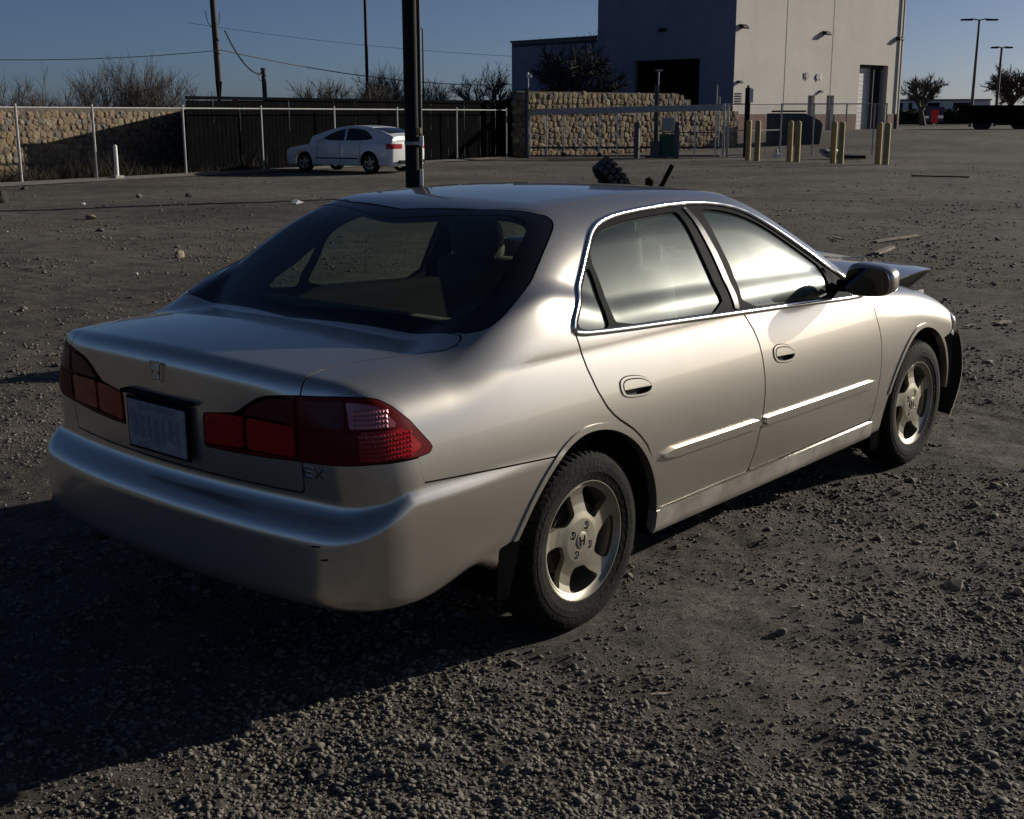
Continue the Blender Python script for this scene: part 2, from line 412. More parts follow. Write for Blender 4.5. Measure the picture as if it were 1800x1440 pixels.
dlo = chaikin([(-.022, 1.024), (-.022, 1.046), (-.004, 1.076), (.108, 1.172), (.257, 1.298), (.326, 1.336), (.42, 1.360), (.583, 1.376), (.954, 1.388), (1.196, 1.377), (1.368, 1.345), (1.511, 1.276), (1.674, 1.185), (1.847, 1.083), (1.96, 1.012), (2.10, .938), (2.10, .924), (1.904, .930), (1.459, .953), (.99, .974), (.602, .992), (.196, 1.009)], 1)
rear_quarter = chaikin([(.006, 1.040), (.028, 1.072), (.131, 1.163), (.208, 1.231), (.201, 1.157), (.183, 1.075), (.183, 1.019), (.1, 1.022)], 1)
rear_main = chaikin([(.232, 1.245), (.273, 1.285), (.339, 1.317), (.424, 1.338), (.595, 1.355), (.89, 1.364), (.905, 1.355), (.905, 1.25), (.905, 1.15), (.915, .992), (.6, 1.006), (.225, 1.021), (.216, 1.075), (.23, 1.157)], 1)
front_main = chaikin([(1.06, 1.362), (1.2, 1.354), (1.336, 1.325), (1.463, 1.276), (1.616, 1.188), (1.751, 1.107), (1.79, 1.08), (1.785, 1.0), (1.785, .951), (1.459, .968), (1.045, .986), (1.07, 1.12), (1.06, 1.25)], 1)
rear_door = [(.08, 1.10), (-.018, 1.026), (.013, .908), (.045, .835), (.087, .771), (.118, .740), (.151, .715), (.190, .692), (.23, .667), (.275, .630), (.314, .589), (.340, .540), (.356, .486), (.36, .43), (.36, .378), (.352, .335), (1.028, .335), (1.060, .385), (1.083, .431), (1.107, .505), (1.123, .576), (1.132, .645), (1.133, .712), (1.126, .780), (1.113, .839), (1.088, .895), (1.052, .946), (1.01, 1.0), (1.0, 1.10)]
front_door = [(1.0, 1.10), (1.01, 1.0), (1.052, .946), (1.088, .895), (1.113, .839), (1.126, .780), (1.133, .712), (1.132, .645), (1.123, .576), (1.107, .505), (1.083, .431), (1.060, .385), (1.028, .335), (2.168, .335), (2.195, .39), (2.211, .459), (2.225, .525), (2.230, .592), (2.230, .65), (2.225, .699), (2.210, .765), (2.186, .822), (2.175, .870), (2.15, .915), (2.08, .945), (1.9, 1.0)]
fender_poly = [(2.16, .3), (2.168, .335), (2.195, .39), (2.211, .459), (2.225, .525), (2.230, .592), (2.230, .65), (2.225, .699), (2.210, .765), (2.186, .822), (2.175, .870), (2.15, .915), (2.15, .98), (2.25, 1.05), (3.6, 1.05), (3.6, .1), (2.16, .1)]
lid_poly = [(-1.4, .604), (-1.0, .604), (-.95, .594), (-.885, .582), (-.788, .596), (-.642, .637), (-.565, .680), (-.524, .713), (-.490, .726), (-.455, .722), (-.445, .705), (-.46, .5), (-.50, .228), (-.535, 0), (-.535, -.2), (-1.4, -.2)]
rw_poly = chaikin([(-.535, -.3), (-.535, 0), (-.50, .228), (-.46, .502), (-.442, .706), (-.388, .757), (-.319, .764), (-.235, .747), (-.069, .692), (.114, .615), (.161, .584), (.169, .551), (.136, .522), (.065, .349), (.015, .092), (.0, 0), (.0, -.3)], 1)
rw_in = chaikin([(-.475, -.3), (-.475, 0), (-.45, .228), (-.41, .46), (-.385, .61), (-.345, .655), (-.28, .668), (-.07, .615), (.05, .565), (.075, .53), (.06, .44), (.0, .25), (-.05, .092), (-.06, 0), (-.06, -.3)], 1)
ws_poly = chaikin([(1.52, -.3), (1.52, 0), (1.48, .35), (1.40, .52), (1.46, .57), (1.70, .64), (2.03, .72), (2.12, .70), (2.30, .42), (2.36, 0), (2.36, -.3)], 1)
roof_poly = [(.0, -.2), (0.0, .0), (.07, .35), (.163, .525), (.5, .495), (.9, .468), (1.3, .448), (1.43, .44), (1.49, .30), (1.515, 0), (1.515, -.2)]
lampR = [(.215, .855), (.366, .874), (.403, .893), (.441, .915), (.478, .931), (.518, .941), (.58, .948), (.647, .953), (.802, .959), (.913, .957), (.968, .948), (1.023, .925), (1.089, .883), (1.144, .832), (1.170, .808), (1.180, .793), (1.168, .782), (1.132, .778), (1.042, .779), (.954, .776), (.82, .769), (.727, .765), (.631, .763), (.479, .756), (.323, .752), (.215, .752)]
skirt_poly = [(.352, .20), (.352, .333), (2.18, .325), (2.19, .20)]
LX = .640
D_dlo = f_xz(dlo); D_rd = f_xz(rear_door); D_fd = f_xz(front_door); D_fen = f_xz(fender_poly, .2)
D_lid = AND(f_xy(lid_poly, .668)); D_rw = f_xy(rw_poly, .98); D_rwi = f_xy(rw_in, .98); D_ws = f_xy(ws_poly, .9); D_roof = f_xy(roof_poly, 1.2)
D_lamp = f_uz(lampR); D_skirt = f_xz(skirt_poly)
D_split = lambda P: np.abs(P[:, 1])+P[:, 0]+1.05-LX
D_bump = lambda P: np.maximum(P[:, 2]-np.where(P[:, 0] < -.782, .776-.0*P[:, 0], np.interp(P[:, 0], [-.782, -.774, -.551, -.2], [.705, .700, .684, .660])), P[:, 0]+.15)
def arch(cx, r, k): return lambda P: np.maximum(np.hypot(P[:, 0]-cx-k*np.minimum(P[:, 0]-cx, 0)*np.clip((.45-P[:, 2])/.3, -1, 1), np.maximum(P[:, 2], .22)-.315)-r, .3-np.abs(P[:, 1]))
D_ar = arch(-.008, AR, .25); D_af = arch(2.722, .385, .2); D_arch = OR(D_ar, D_af)
D_hood = lambda P: np.maximum.reduce([2.30-P[:, 0]-.25*np.abs(P[:, 1])**2, np.abs(P[:, 1])-np.interp(P[:, 0], [2.3, 3.3], [.745, .715]), .55-P[:, 2]])
D_nose = lambda P: 3.20-P[:, 0]-.5*np.clip(np.abs(P[:, 1])-.7, 0, 1)+.25*np.clip(P[:, 2]-.62, -.1, .2)-.45*sstep(.63, .56, P[:, 2])

BODY = surface_nets(carF, (-1.2, -.98, .18), (3.75, .98, 1.5), .0145)
car = thing('sedan', 'champagne silver four-door sedan with a crumpled hood, parked in the foreground on the gravel', 'car')
ug = .0026; dg = .0042
def pan(name, VT, m, **k):
    return link(name, panel_mesh(name, VT[0], VT[1], M[m], **k), car)
shell = pan('quarter_panel', cut(BODY, NOT(D_fen, dg), NOT(D_dlo), NOT(D_rd, dg), NOT(D_fd, dg), NOT(D_lid, ug), NOT(D_rw, .003), NOT(D_ws, .003), NOT(D_roof, .003), NOT(D_lamp, .002), NOT(D_bump, ug), NOT(D_skirt, .002), NOT(D_arch)), 'paint')
fender = pan('fender', cut(BODY, IN(D_fen, .003), NOT(D_hood), NOT(D_nose), NOT(D_fd, .003), NOT(D_dlo), NOT(D_ws, .003), NOT(D_arch)), 'paint')
roof = pan('roof', cut(BODY, IN(D_roof, .003), NOT(D_rw, .003)), 'paint')
lid = pan('trunk_lid', cut(BODY, IN(D_lid, ug), NOT(D_lamp, .002)), 'paint')
bumper_o = pan('bumper', cut(BODY, IN(D_bump, ug), NOT(D_lid, ug), NOT(D_lamp, .002), NOT(D_arch)), 'paint')
for nm, sgn in (('side_skirt', -1), ('side_skirt', 1)):
    pan(nm, cut(BODY, IN(D_skirt, .0), lambda P, s=sgn: -s*P[:, 1], NOT(D_arch), lambda P: .252-P[:, 2]), 'paint_dull', off=.009, flange=.04)
h1 = chaikin([(.172, .856), (.276, .850), (.345, .825), (.372, .792), (.340, .766), (.194, .778), (.168, .805)], 2)
h2 = chaikin([(1.212, .822), (1.313, .816), (1.378, .790), (1.402, .757), (1.365, .733), (1.242, .742), (1.209, .770)], 2)
for nm, D_d, hp in (('rear_door', D_rd, h1), ('front_door', D_fd, h2)):
    D_h = f_xz(hp); c = hp.mean(0); D_hi = f_xz(c+(hp-c)*np.array([.86, .74]))
    slope = (lambda P, c=c: P[:, 2]-(c[1]-.006-.05*(P[:, 0]-c[0])))
    for s in (-1, 1):
        side = (lambda P, s=s: -s*P[:, 1])
        d = pan(nm, cut(BODY, IN(D_d, dg), side, NOT(D_dlo), NOT(D_skirt, .002), NOT(D_arch), NOT(D_h, .0)), 'paint', flange=.016)
        b = pan('handle_bezel', cut(BODY, IN(D_h, .003), NOT(D_hi, .0), side), 'paint', off=.004); b.parent = d
        k = pan('handle', cut(BODY, IN(D_hi, .004), NOT(slope), side), 'paint', off=.006, flange=.012); k.parent = d
        k = pan('handle_recess', cut(BODY, IN(D_hi, -.004), side), 'plastic', off=-.022, flange=0); k.parent = d
        # rub strip
        zc = lambda x: .536-.0127*(x-.39)
        x0, x1 = (.40, 1.098) if nm == 'rear_door' else (1.132, 2.195)
        xs = np.linspace(x0, x1, 30); hw = np.interp(xs, [x0, x0+(.07 if nm == 'rear_door' else .004), x1-(.004 if nm == 'rear_door' else .07), x1], [.004, .0165, .0165, .004] if nm == 'rear_door' else [.015, .0165, .0165, .004])
        poly = np.concatenate([np.stack([xs, zc(xs)-hw], 1), np.stack([xs, zc(xs)+hw], 1)[::-1]])
        k = pan('side_moulding', cut(BODY, f_xz(poly), side), 'paint', off=.013, flange=.016); k.parent = d
        # glass and black frame of this door
for s in (-1, 1):
    side = (lambda P, s=s: -s*P[:, 1])
    G = [f_xz(q) for q in (rear_quarter, rear_main, front_main)]
    pan('window_frame', cut(BODY, IN(D_dlo, .001), side, *[NOT(g) for g in G]), 'black', off=-.006, flange=.02)
    for g in G: pan('side_window', cut(BODY, IN(g, -.003), side), 'glass', off=-.014, flange=0)
    ps = [(.957, 1.372), (.985, 1.372), (1.012, 1.20), (1.012, .99), (.98, .988), (.972, 1.20)]
    pan('pillar_strip', cut(BODY, f_xz(ps), side), 'pillar', off=-.001, flange=.01)
    # chrome strip all round the side windows
    q = np.concatenate([dlo, dlo[:2]]); seg = np.concatenate([[0], np.cumsum(np.hypot(*np.diff(q, axis=0).T))]); u = np.arange(0, seg[-1], .02)
    qx, qz = np.interp(u, seg, q[:, 0]), np.interp(u, seg, q[:, 1]); qy = on_side(qx, qz, sgn=s)
    P = np.stack([qx, qy, qz], 1); N = carN(P); P = P+N*.002
    V = []; Fq = []; m = len(P); tg = np.roll(P, -1, 0)-np.roll(P, 1, 0); tg /= np.linalg.norm(tg, axis=1, keepdims=True); bn = np.cross(tg, N)
    ring = [(-.011, -.004), (-.009, .003), (-.003, .006), (.003, .006), (.009, .003), (.011, -.004)]
    for a, b in ring: V.append(P+bn*a+N*b)
    V = np.stack(V, 1).reshape(-1, 3); r6 = 6
    for i in range(m):
        for k in range(r6-1): Fq.append((i*r6+k, i*r6+k+1, ((i+1) % m)*r6+k+1, ((i+1) % m)*r6+k))
    link('window_trim', mesh_np('window_trim', V, np.array(Fq), M['chrome'], True), car)
pan('window_frit', cut(BODY, IN(D_rw, .0015), NOT(D_rwi)), 'frit', off=-.003, flange=.01)
pan('rear_window', cut(BODY, IN(D_rwi, -.002)), 'rglass', off=-.005, flange=0)
pan('windshield', cut(BODY, IN(D_ws, .002)), 'rglass', off=-.004, flange=0)
pan('inner_shell', cut(BODY, NOT(D_dlo, -.012), NOT(D_rwi, .0), NOT(D_ws, .0), NOT(D_hood, .01), NOT(D_nose, .03), NOT(D_arch, .0)), 'inner', off=-.026, flange=0)
# lamps
for s in (-1, 1):
    side = (lambda P, s=s: -s*P[:, 1])
    up_in = f_uz([(.30, .872), (1.3, .868), (1.3, 1.0), (.3, 1.0)])
    ins = f_uz([(.20, .760), (.585, .770), (.60, .945), (.20, .945)])
    A = cut(BODY, IN(D_lamp, .001), IN(D_split, .006), side)
    lampi = pan('tail_light', cut(A, NOT(AND(ins, D_split))), 'dark_red', off=.001, flange=.02)
    for nm, fld, mm in (('red_lens', AND(f_uz([(.225, .765), (.40, .772), (.40, .868), (.225, .862)])), 'red'), ('red_lens', f_uz([(.42, .772), (.628, .775), (.628, .862), (.42, .868)]), 'red'), ('smoked_lens', f_uz([(.40, .877), (.628, .871), (.628, .942), (.52, .934), (.45, .905)]), 'smoke')):
        k = pan(nm, cut(A, AND(fld, D_lamp)), mm, off=.004, flange=.012); k.parent = lampi
    B = cut(BODY, IN(D_lamp, .001), NOT(D_split, .002), side)
    lampo = pan('tail_light', B, 'dark_red', off=.001, flange=.02)
    for nm, fld, mm in (('red_lens', f_uz([(.655, .775), (.885, .785), (.885, .862), (.655, .862)]), 'dark_red'),
                        ('red_lens', f_uz([(.895, .787), (1.09, .786), (1.135, .805), (1.115, .825), (1.06, .866), (.895, .866)]), 'red'),
                        ('smoked_lens', f_uz([(.655, .871), (.835, .871), (.835, .947), (.655, .942)]), 'smoke'),
                        ('clear_lens', f_uz([(.855, .873), (1.045, .873), (1.0, .908), (.96, .930), (.90, .941), (.842, .944)]), 'clear')):
        k = pan(nm, cut(B, AND(fld, D_lamp)), mm, off=.004, flange=.012); k.parent = lampo
# prisms moulded inside the lit lens (rows of small facets)
for s in (-1, 1):
    for (u0, u1, z0, z1, mm, par) in ((.90, 1.09, .79, .862, 'red', lampo), (.87, 1.0, .878, .925, 'clear', lampo)):
        mb = MB()
        for zz in np.arange(z0, z1, .0125):
            for uu in np.arange(u0, u1, .0125):
                # walk along the corner to find the point with this u
                t = np.linspace(-1.05, -.70, 120); yy = np.abs(on_side(t, np.full(120, zz), sgn=-1)); k = np.argmin(np.abs(yy+t+1.05-uu))
                p = np.array([[t[k], s*yy[k], zz]]); n_ = carN(p)[0]; p = p[0]+n_*.0042
                a = np.cross(n_, (0, 0, 1)); a /= np.linalg.norm(a); b = np.cross(a, n_)
                mb.add([p-a*.0058-b*.0058, p+a*.0058-b*.0058, p+a*.0058+b*.0058, p-a*.0058+b*.0058, p+n_*.0035], [(0, 1, 4), (1, 2, 4), (2, 3, 4), (3, 0, 4)])
        o = mb.build('lens_prisms', M[mm], [c for c in car.children if c.name.startswith('tail_light')][1 if s == -1 else 3]); o['kind'] = 'stuff'
# licence plate, emblem, badge
def rear_x(y, z):
    a = np.full(1, -1.4)
    for _ in range(90): a = a+np.maximum(carF(np.stack([a, np.full(1, y), np.full(1, z)], -1)), -.02)*.7
    return a[0]
px_ = rear_x(0, .78)-.012
pl = MB().box((px_, 0, .778), (.008, .328, .170), bev=.003).build('licence_plate_frame', M['black'], car)
MB().box((px_-.006, 0, .778), (.004, .305, .15), bev=.0015).build('licence_plate', M['plate'], pl)
pl2 = MB(); random.seed(3)
for k in range(7): pl2.box((px_-.0085, .115-.038*k, .775+random.uniform(-.004, .004)), (.0012, .018+random.uniform(-.004, .006), .07))
pl2.box((px_-.0085, 0, .838), (.0012, .19, .014))
pl2.build('plate_smudge', mat('faded plate print', (.20, .21, .26), .6), pl)
MB().box((px_+.004, 0, .876), (.04, .36, .012), bev=.004).build('plate_lamp_bar', M['black'], car)
def letters(strokes, w_, M3, name, m, par, dep=.004):
    mb = MB()
    for (a, b) in strokes:
        a = Vector(a); b = Vector(b); d = (b-a); nrm = Vector((-d.y, d.x)).normalized()*w_/2; e = d.normalized()*w_/2*.6
        q = [a-e-nrm, b+e-nrm, b+e+nrm, a-e+nrm]
        mb.prism([(v.x, v.y) for v in q], dep, M3)
    return mb.build(name, m, par)
ex = rear_x(0, .955); n_ = Vector(carN(np.array([[ex, 0, .955]]))[0])
up_ = (Vector((0, 0, 1))-n_*n_.z).normalized(); rt_ = up_.cross(n_)
ME = Matrix((( rt_.x, up_.x, n_.x, ex), (rt_.y, up_.y, n_.y, 0), (rt_.z, up_.z, n_.z, .955), (0, 0, 0, 1)))
emb = letters([((-.030, .028), (-.022, -.030)), ((-.022, -.030), (.022, -.030)), ((.022, -.030), (.030, .028)), ((.030, .028), (-.030, .028))], .005, ME, 'emblem', M['chrome'], lid, .007)
letters([((-.018, .020), (-.013, -.023)), ((.018, .020), (.013, -.023)), ((-.015, -.002), (.015, -.002))], .009, ME, 'letter_h', M['chrome'], lid, .008)
bx = rear_x(-.645, .725); n_ = Vector(carN(np.array([[bx, -.645, .725]]))[0]); up_ = (Vector((0, 0, 1))-n_*n_.z).normalized(); rt_ = up_.cross(n_)
MB_ = Matrix((( rt_.x, up_.x, n_.x, bx), (rt_.y, up_.y, n_.y, -.645), (rt_.z, up_.z, n_.z, .735), (0, 0, 0, 1)))
letters([((-.035, .014), (-.035, -.014)), ((-.035, .014), (-.008, .014)), ((-.035, 0), (-.012, 0)), ((-.035, -.014), (-.008, -.014)), ((.004, .014), (.034, -.014)), ((.004, -.014), (.034, .014))], .006, MB_, 'trim_badge', M['chrome'], bumper_o, .003)
# scuffs on the bumper corner
for (y, z, l) in ((-.71, .548, .035), (-.735, .512, .03)):
    x = rear_x(y, z); MB().tube([(x-.001, y+l/2, z-.003), (x-.0015, y, z), (x+.003, y-l/2, z+.002)], .0022, 5).build('scuff', M['black'], bumper_o)
# mirrors
for s in (-1, 1):
    bm = bmesh.new(); bmesh.ops.create_uvsphere(bm, u_segments=40, v_segments=24, radius=1)
    for v in bm.verts:
        c = v.co; e = 2/3.4
        f_ = lambda t: math.copysign(abs(t)**e, t)
        x, y, z = f_(c.x)*.066, f_(c.y)*.108, f_(c.z)*.070
        if x > 0: y *= 1-.18*(x/.066)**2; z *= 1-.22*(x/.066)**2
        if x > 0: x *= 1.35
        z *= 1-.14*(y/.108)*s*1.0
        v.co = (x, y, z)
    me = bpy.data.meshes.new('mirror_housing'); bm.to_mesh(me); bm.free(); me.polygons.foreach_set('use_smooth', np.ones(len(me.polygons), bool)); me.materials.append(M['paint'])
    rt = part_empty('side_mirror', car, (1.845, s*.992, 1.032), (0, R(-3), R(-4)*s))
    link('mirror_housing', me, rt)
    pg = chaikin([(-.098, -.052), (-.092, .058), (.0, .062), (.094, .050), (.098, -.02), (.085, -.056), (0, -.060)], 2)
    Mx = Matrix(((0, 0, 1, -.0665), (s*-1., 0, 0, 0), (0, 1, 0, 0), (0, 0, 0, 1)))
    MB().prism([(a, b) for a, b in pg], .004, Mx).build('mirror_glass', M['mirror'], rt)
    mb = MB().box((0.01, -s*.115, -.035), (.06, .09, .055), bev=.015); mb.build('mirror_arm', M['black'], rt, True)
    q = [(1.80, .945), (1.80, 1.072), (1.845, 1.045), (1.95, .985), (2.02, .937)]
    sl_ = [Vector((x, on_side(np.array([x]), np.array([z]), sgn=s)[0]+s*.004, z)) for x, z in q]
    MB().add(sl_+[v-Vector((0, s*.02, 0)) for v in sl_], [(0, 1, 2, 3, 4), (9, 8, 7, 6, 5)]+[(i, (i+1) % 5, 5+(i+1) % 5, 5+i) for i in range(5)]).build('mirror_base', M['black'], car)
# wheels
def rimdep(r): return np.interp(r, [0, .045, .075, .10, .13, .16, .185, .2], [-.079, -.079, -.077, -.071, -.066, -.067, -.075, -.083])
def rimF(P): return rimdep(np.hypot(P[..., 0], P[..., 2]))-P[..., 1]
rr_ = np.concatenate([np.linspace(.004, .03, 4), np.linspace(.036, .192, 34)]); tt = np.linspace(0, 2*np.pi, 200, endpoint=False)
RG, TG = np.meshgrid(rr_, tt, indexing='ij'); VR = np.stack([RG*np.cos(TG), rimdep(RG), RG*np.sin(TG)], -1).reshape(-1, 3)
nt_ = 200; ii, jj = np.meshgrid(np.arange(len(rr_)-1), np.arange(nt_), indexing='ij'); a = ii*nt_+jj; b = ii*nt_+(jj+1) % nt_; c_ = (ii+1)*nt_+(jj+1) % nt_; d_ = (ii+1)*nt_+jj
TR = np.concatenate([np.stack([a, c_, b], -1).reshape(-1, 3), np.stack([a, d_, c_], -1).reshape(-1, 3)])
def holes(P):
    r = np.hypot(P[:, 0], P[:, 2]); th = np.arctan2(P[:, 2], P[:, 0]); g = np.full(len(P), 9.)
    for k in range(5):
        tc_ = R(90+36+72*k+2); dt = (th-tc_+np.pi) % (2*np.pi)-np.pi
        dt = dt-2.2*(r-.13); tau = r*np.abs(dt)
        g = np.minimum(g, smax(smax(r-.1855, .094-r, .02), tau-(r*.6283-.0320), .020))
    for k in range(4):
        t = R(60+90*k); g = np.minimum(g, np.hypot(P[:, 0]-.054*math.cos(t), P[:, 2]-.054*math.sin(t))-.0150)
    return g
rim_face = panel_mesh('rim', *clip(VR, TR, -holes(VR)), M['rim'], F=rimF, flange=.022)
prof = [(.200, -.082), (.207, -.092), (.2105, -.092), (.2085, -.084), (.203, -.078), (.195, -.055), (.188, .0), (.186, .08), (.192, .08), (.194, 0), (.196, -.05), (.192, -.076)]
lipm = MB().lathe(prof, 72, closed=True).build('rim_lip', M['rim'], None, True, 50).data
tp = [(.203, -.080), (.212, -.093), (.222, -.0965), (.238, -.099), (.240, -.1005), (.262, -.1015), (.264, -.1000), (.285, -.0985), (.288, -.0965), (.302, -.090), (.311, -.079), (.3165, -.062), (.3175, -.045), (.310, -.043), (.310, -.037), (.318, -.035), (.318, -.004), (.310, -.003), (.310, .003), (.318, .004), (.318, .035), (.310, .037), (.310, .043), (.3175, .045), (.316, .065), (.305, .085), (.27, .099), (.225, .095), (.2, .08)]
mbt = MB(); NT = 216; mbt.lathe(tp, NT)
for i, v in enumerate(mbt.v):
    r = math.hypot(v[0], v[2]); k = i % NT
    if r > .309 and k % 3 == 0: s_ = (r-.009)/r; mbt.v[i] = (v[0]*s_, v[1], v[2]*s_)
tyrem = mbt.build('tyre', M['rubber'], None, True, 30).data
capm = MB().lathe([(0, -.0825), (.026, -.0825), (.0295, -.081), (.030, -.076)], 36).build('centre_cap', M['rim'], None, True).data
nutm = MB().lathe([(0, -.081), (.006, -.0805), (.0082, -.078), (.009, -.07), (.009, -.05)], 12).build('lug_nut', M['chrome'], None, True).data
hub = MB().lathe([(0, -.045), (.13, -.045), (.135, -.03), (.135, .03), (0, .03)], 40).build('brake_disc', M['rust'], None, True).data
well = MB().lathe([(.0, -.040), (.0135, -.040)], 4).build('x', M['black']).data
for o in [o for o in bpy.data.objects if o.parent is None and o.type == 'MESH']: bpy.data.objects.remove(o)
def wheel(par, loc, s, spin=0, steer=0, name='wheel'):
    w_ = part_empty(name, par, loc, (0, 0, steer+(0 if s < 0 else math.pi)))
    if spin: w_.rotation_euler = Euler((0, 0, steer+(0 if s < 0 else math.pi))); 
    link('tyre', tyrem, w_); r_ = link('rim', rim_face, w_); link('rim_lip', lipm, w_); link('centre_cap', capm, w_); link('brake_disc', hub, w_)
    for k in range(4):
        t = R(60+90*k); link('lug_nut', nutm, w_, loc=(.054*math.cos(t), 0, .054*math.sin(t)))
    Mh = Matrix(((1, 0, 0, 0), (0, 0, -1, -.0826), (0, 1, 0, 0), (0, 0, 0, 1)))
    letters([((-.0135, .015), (-.009, -.016)), ((.0135, .015), (.009, -.016)), ((-.011, 0), (.011, 0))], .0055, Mh, 'letter_h', M['black'], w_, .0012)
    return w_
wheel(car, (0, -.765, .315), -1); wheel(car, (2.715, -.770, .315), -1, steer=R(-1.5))
wheel(car, (0, .765, .315), 1); wheel(car, (2.715, .770, .315), 1)
# wheel wells, flares, mud flaps
for cx in (0, 2.722):
    for s in (-1, 1):
        mb = MB(); ts = np.linspace(R(-12), R(192), 28); r0 = .395 if cx == 0 else .39
        V = []; Fq = []
        for k, y in enumerate((-.862, -.80, -.5)):
            for t in ts: V.append((cx+(r0+.004 if k else r0-.002)*math.cos(t)*(1.05 if math.cos(t) < 0 else 1), y*-s, .315+r0*math.sin(t)))
        n_ = len(ts)
        for k in range(2):
            for i in range(n_-1): Fq.append((k*n_+i, k*n_+i+1, (k+1)*n_+i+1, (k+1)*n_+i))
        Fq.append(tuple(range(2*n_, 3*n_)))
        mb.add(V, Fq).build('wheel_arch_liner', M['inner'], car)
def lipstrip(cx, r, k, a0, a1, nm):
    ts = np.linspace(R(a0), R(a1), 40); pts = []
    for t in ts:
        x = cx+r*math.cos(t); z = .315+r*math.sin(t)
        if math.cos(t) < 0: x += -.0
        y = on_side(np.array([x]), np.array([z]))[0]; pts.append((x, y+.002, z))
    return pts
for cx, r in ((-.008, AR), (2.722, .385)):
    for s in (-1, 1):
        g = D_ar if cx < 1 else D_af
        pan('wheel_arch_lip', cut(BODY, lambda P, s=s: -s*P[:, 1], lambda P, cx=cx: np.where(P[:, 0] < cx, .43, .33)-P[:, 2], lambda P, cx=cx: np.abs(P[:, 0]-cx)-.5, lambda P, g=g: g(P)-.019, lambda P, g=g: -g(P)-.002), 'paint', off=.006, flange=.035)
MB().add([(-.47, -.885, .46), (-.36, -.89, .47), (-.415, -.872, .235), (-.465, -.868, .25), (-.47, -.69, .46), (-.36, -.70, .47), (-.415, -.69, .235), (-.465, -.69, .25)], [(0, 1, 2, 3), (4, 7, 6, 5), (0, 3, 7, 4), (1, 5, 6, 2), (0, 4, 5, 1), (3, 2, 6, 7)]).build('mud_flap', M['flap'], car)
MB().add([(2.19, -.872, .335), (2.33, -.868, .40), (2.30, -.862, .17), (2.22, -.862, .17), (2.19, -.70, .335), (2.33, -.70, .40), (2.30, -.70, .17), (2.22, -.70, .17)], [(0, 1, 2, 3), (4, 7, 6, 5), (0, 3, 7, 4), (1, 5, 6, 2), (0, 4, 5, 1), (3, 2, 6, 7)]).build('mud_flap', M['flap'], car)
# underbody
MB().box((1.35, 0, .30), (1.95, 1.55, .12), bev=.02).box((-.62, 0, .42), (.75, 1.25, .22), bev=.03).box((1.3, 0, .24), (2.9, .9, .06)).build('underbody', M['inner'], car)
MB().tube([(-1.05, .45, .33), (-.5, .45, .30), (.2, .40, .27)], .03, 10).build('exhaust_pipe', M['rust'], car)
# cabin
def seat(loc, s=1):
    st = part_empty('seat', car, loc)
    MB().box((0, 0, .10), (.52, .50, .16), bev=.05).build('seat_cushion', M['seat'], st, True, 60)
    MB().box((-.33, 0, .42), (.14, .48, .62), rot=Matrix.Rotation(R(-14), 3, 'Y'), bev=.05).build('seat_backrest', M['seat'], st, True, 60)
    MB().box((-.44, 0, .80), (.10, .26, .17), rot=Matrix.Rotation(R(-10), 3, 'Y'), bev=.045).build('headrest', M['seat'], st, True, 60)
seat((1.25, .36, .40)); seat((1.25, -.36, .40))
MB().box((.22, 0, .55), (.50, 1.25, .18), bev=.05).build('rear_bench', M['seat'], car, True, 60)
MB().box((-.13, 0, .80), (.16, 1.28, .50), rot=Matrix.Rotation(R(-20), 3, 'Y'), bev=.05).build('bench_backrest', M['seat'], car, True, 60)
MB().box((-.36, 0, .985), (.40, 1.30, .03), bev=.008).build('parcel_shelf', M['dash'], car)
MB().box((1.98, 0, .86), (.55, 1.40, .18), bev=.05).build('dashboard', M['dash'], car, True, 60)
MB().box((.9, 0, .38), (2.3, 1.5, .06)).build('cabin_floor', M['inner'], car)
sw = MB(); pts = [(1.66+.19*math.cos(t)*.35, .36+.185*math.sin(t), .93+.185*math.cos(t)) for t in np.linspace(0, 2*math.pi, 30)]
sw.tube(pts, .014, 8, cap=False).tube([(1.68, .36, .93), (1.9, .36, .86)], .03, 8).box((1.67, .36, .93), (.04, .11, .09), bev=.012)
sw.build('steering_wheel', M['plastic'], car, True)
MB().box((1.62, 0, 1.30), (.02, .24, .06), bev=.008).build('rear_view_mirror', M['plastic'], car)
cl = MB(); cl.box((-.36, .12, 1.008), (.16, .30, .012), bev=.005).tube([(-.40, -.02, 1.02), (-.38, -.12, 1.045), (-.42, -.20, 1.012)], .006, 6); tag(cl.build('folded_cloth', M['cloth_light'], None, True), 'pale folded cloth lying on the shelf behind the rear window of the champagne sedan', 'cloth')
# damaged nose: raised hood, engine, head lamp, torn bumper end
hd = MB(); NX, NY = 14, 18; top = []
def hoodz(x, y):
    t = (x-2.36)/.98; a = abs(y)
    return .978+.005*t-.055*(a/.62)**2*(1-.45*t)+.035*math.sin(t*5.2+y*3)*t*.3-.03*t*t+.02*math.exp(-((y-.2)/.25)**2)*t
V = []; Fq = []
for i in range(NX+1):
    for j in range(NY+1):
        v_ = -1+2*j/NY; t = i/NX; x0 = 2.40-.10*v_*v_+.0; x1 = 3.40-.13*v_*v_; x = x0+(x1-x0)*t; y = v_*(.735-.06*t); V.append((x, y, hoodz(x, y)))
idx = lambda i, j: i*(NY+1)+j
for i in range(NX):
    for j in range(NY): Fq.append((idx(i, j), idx(i+1, j), idx(i+1, j+1), idx(i, j+1)))
n0 = len(V); V2 = [(x, y*.985, z-.012) for x, y, z in V]; F2 = [tuple(k+n0 for k in f[::-1]) for f in Fq]
rim_ = [idx(i, 0) for i in range(NX+1)]+[idx(NX, j) for j in range(1, NY+1)]+[idx(i, NY) for i in range(NX-1, -1, -1)]+[idx(0, j) for j in range(NY-1, 0, -1)]
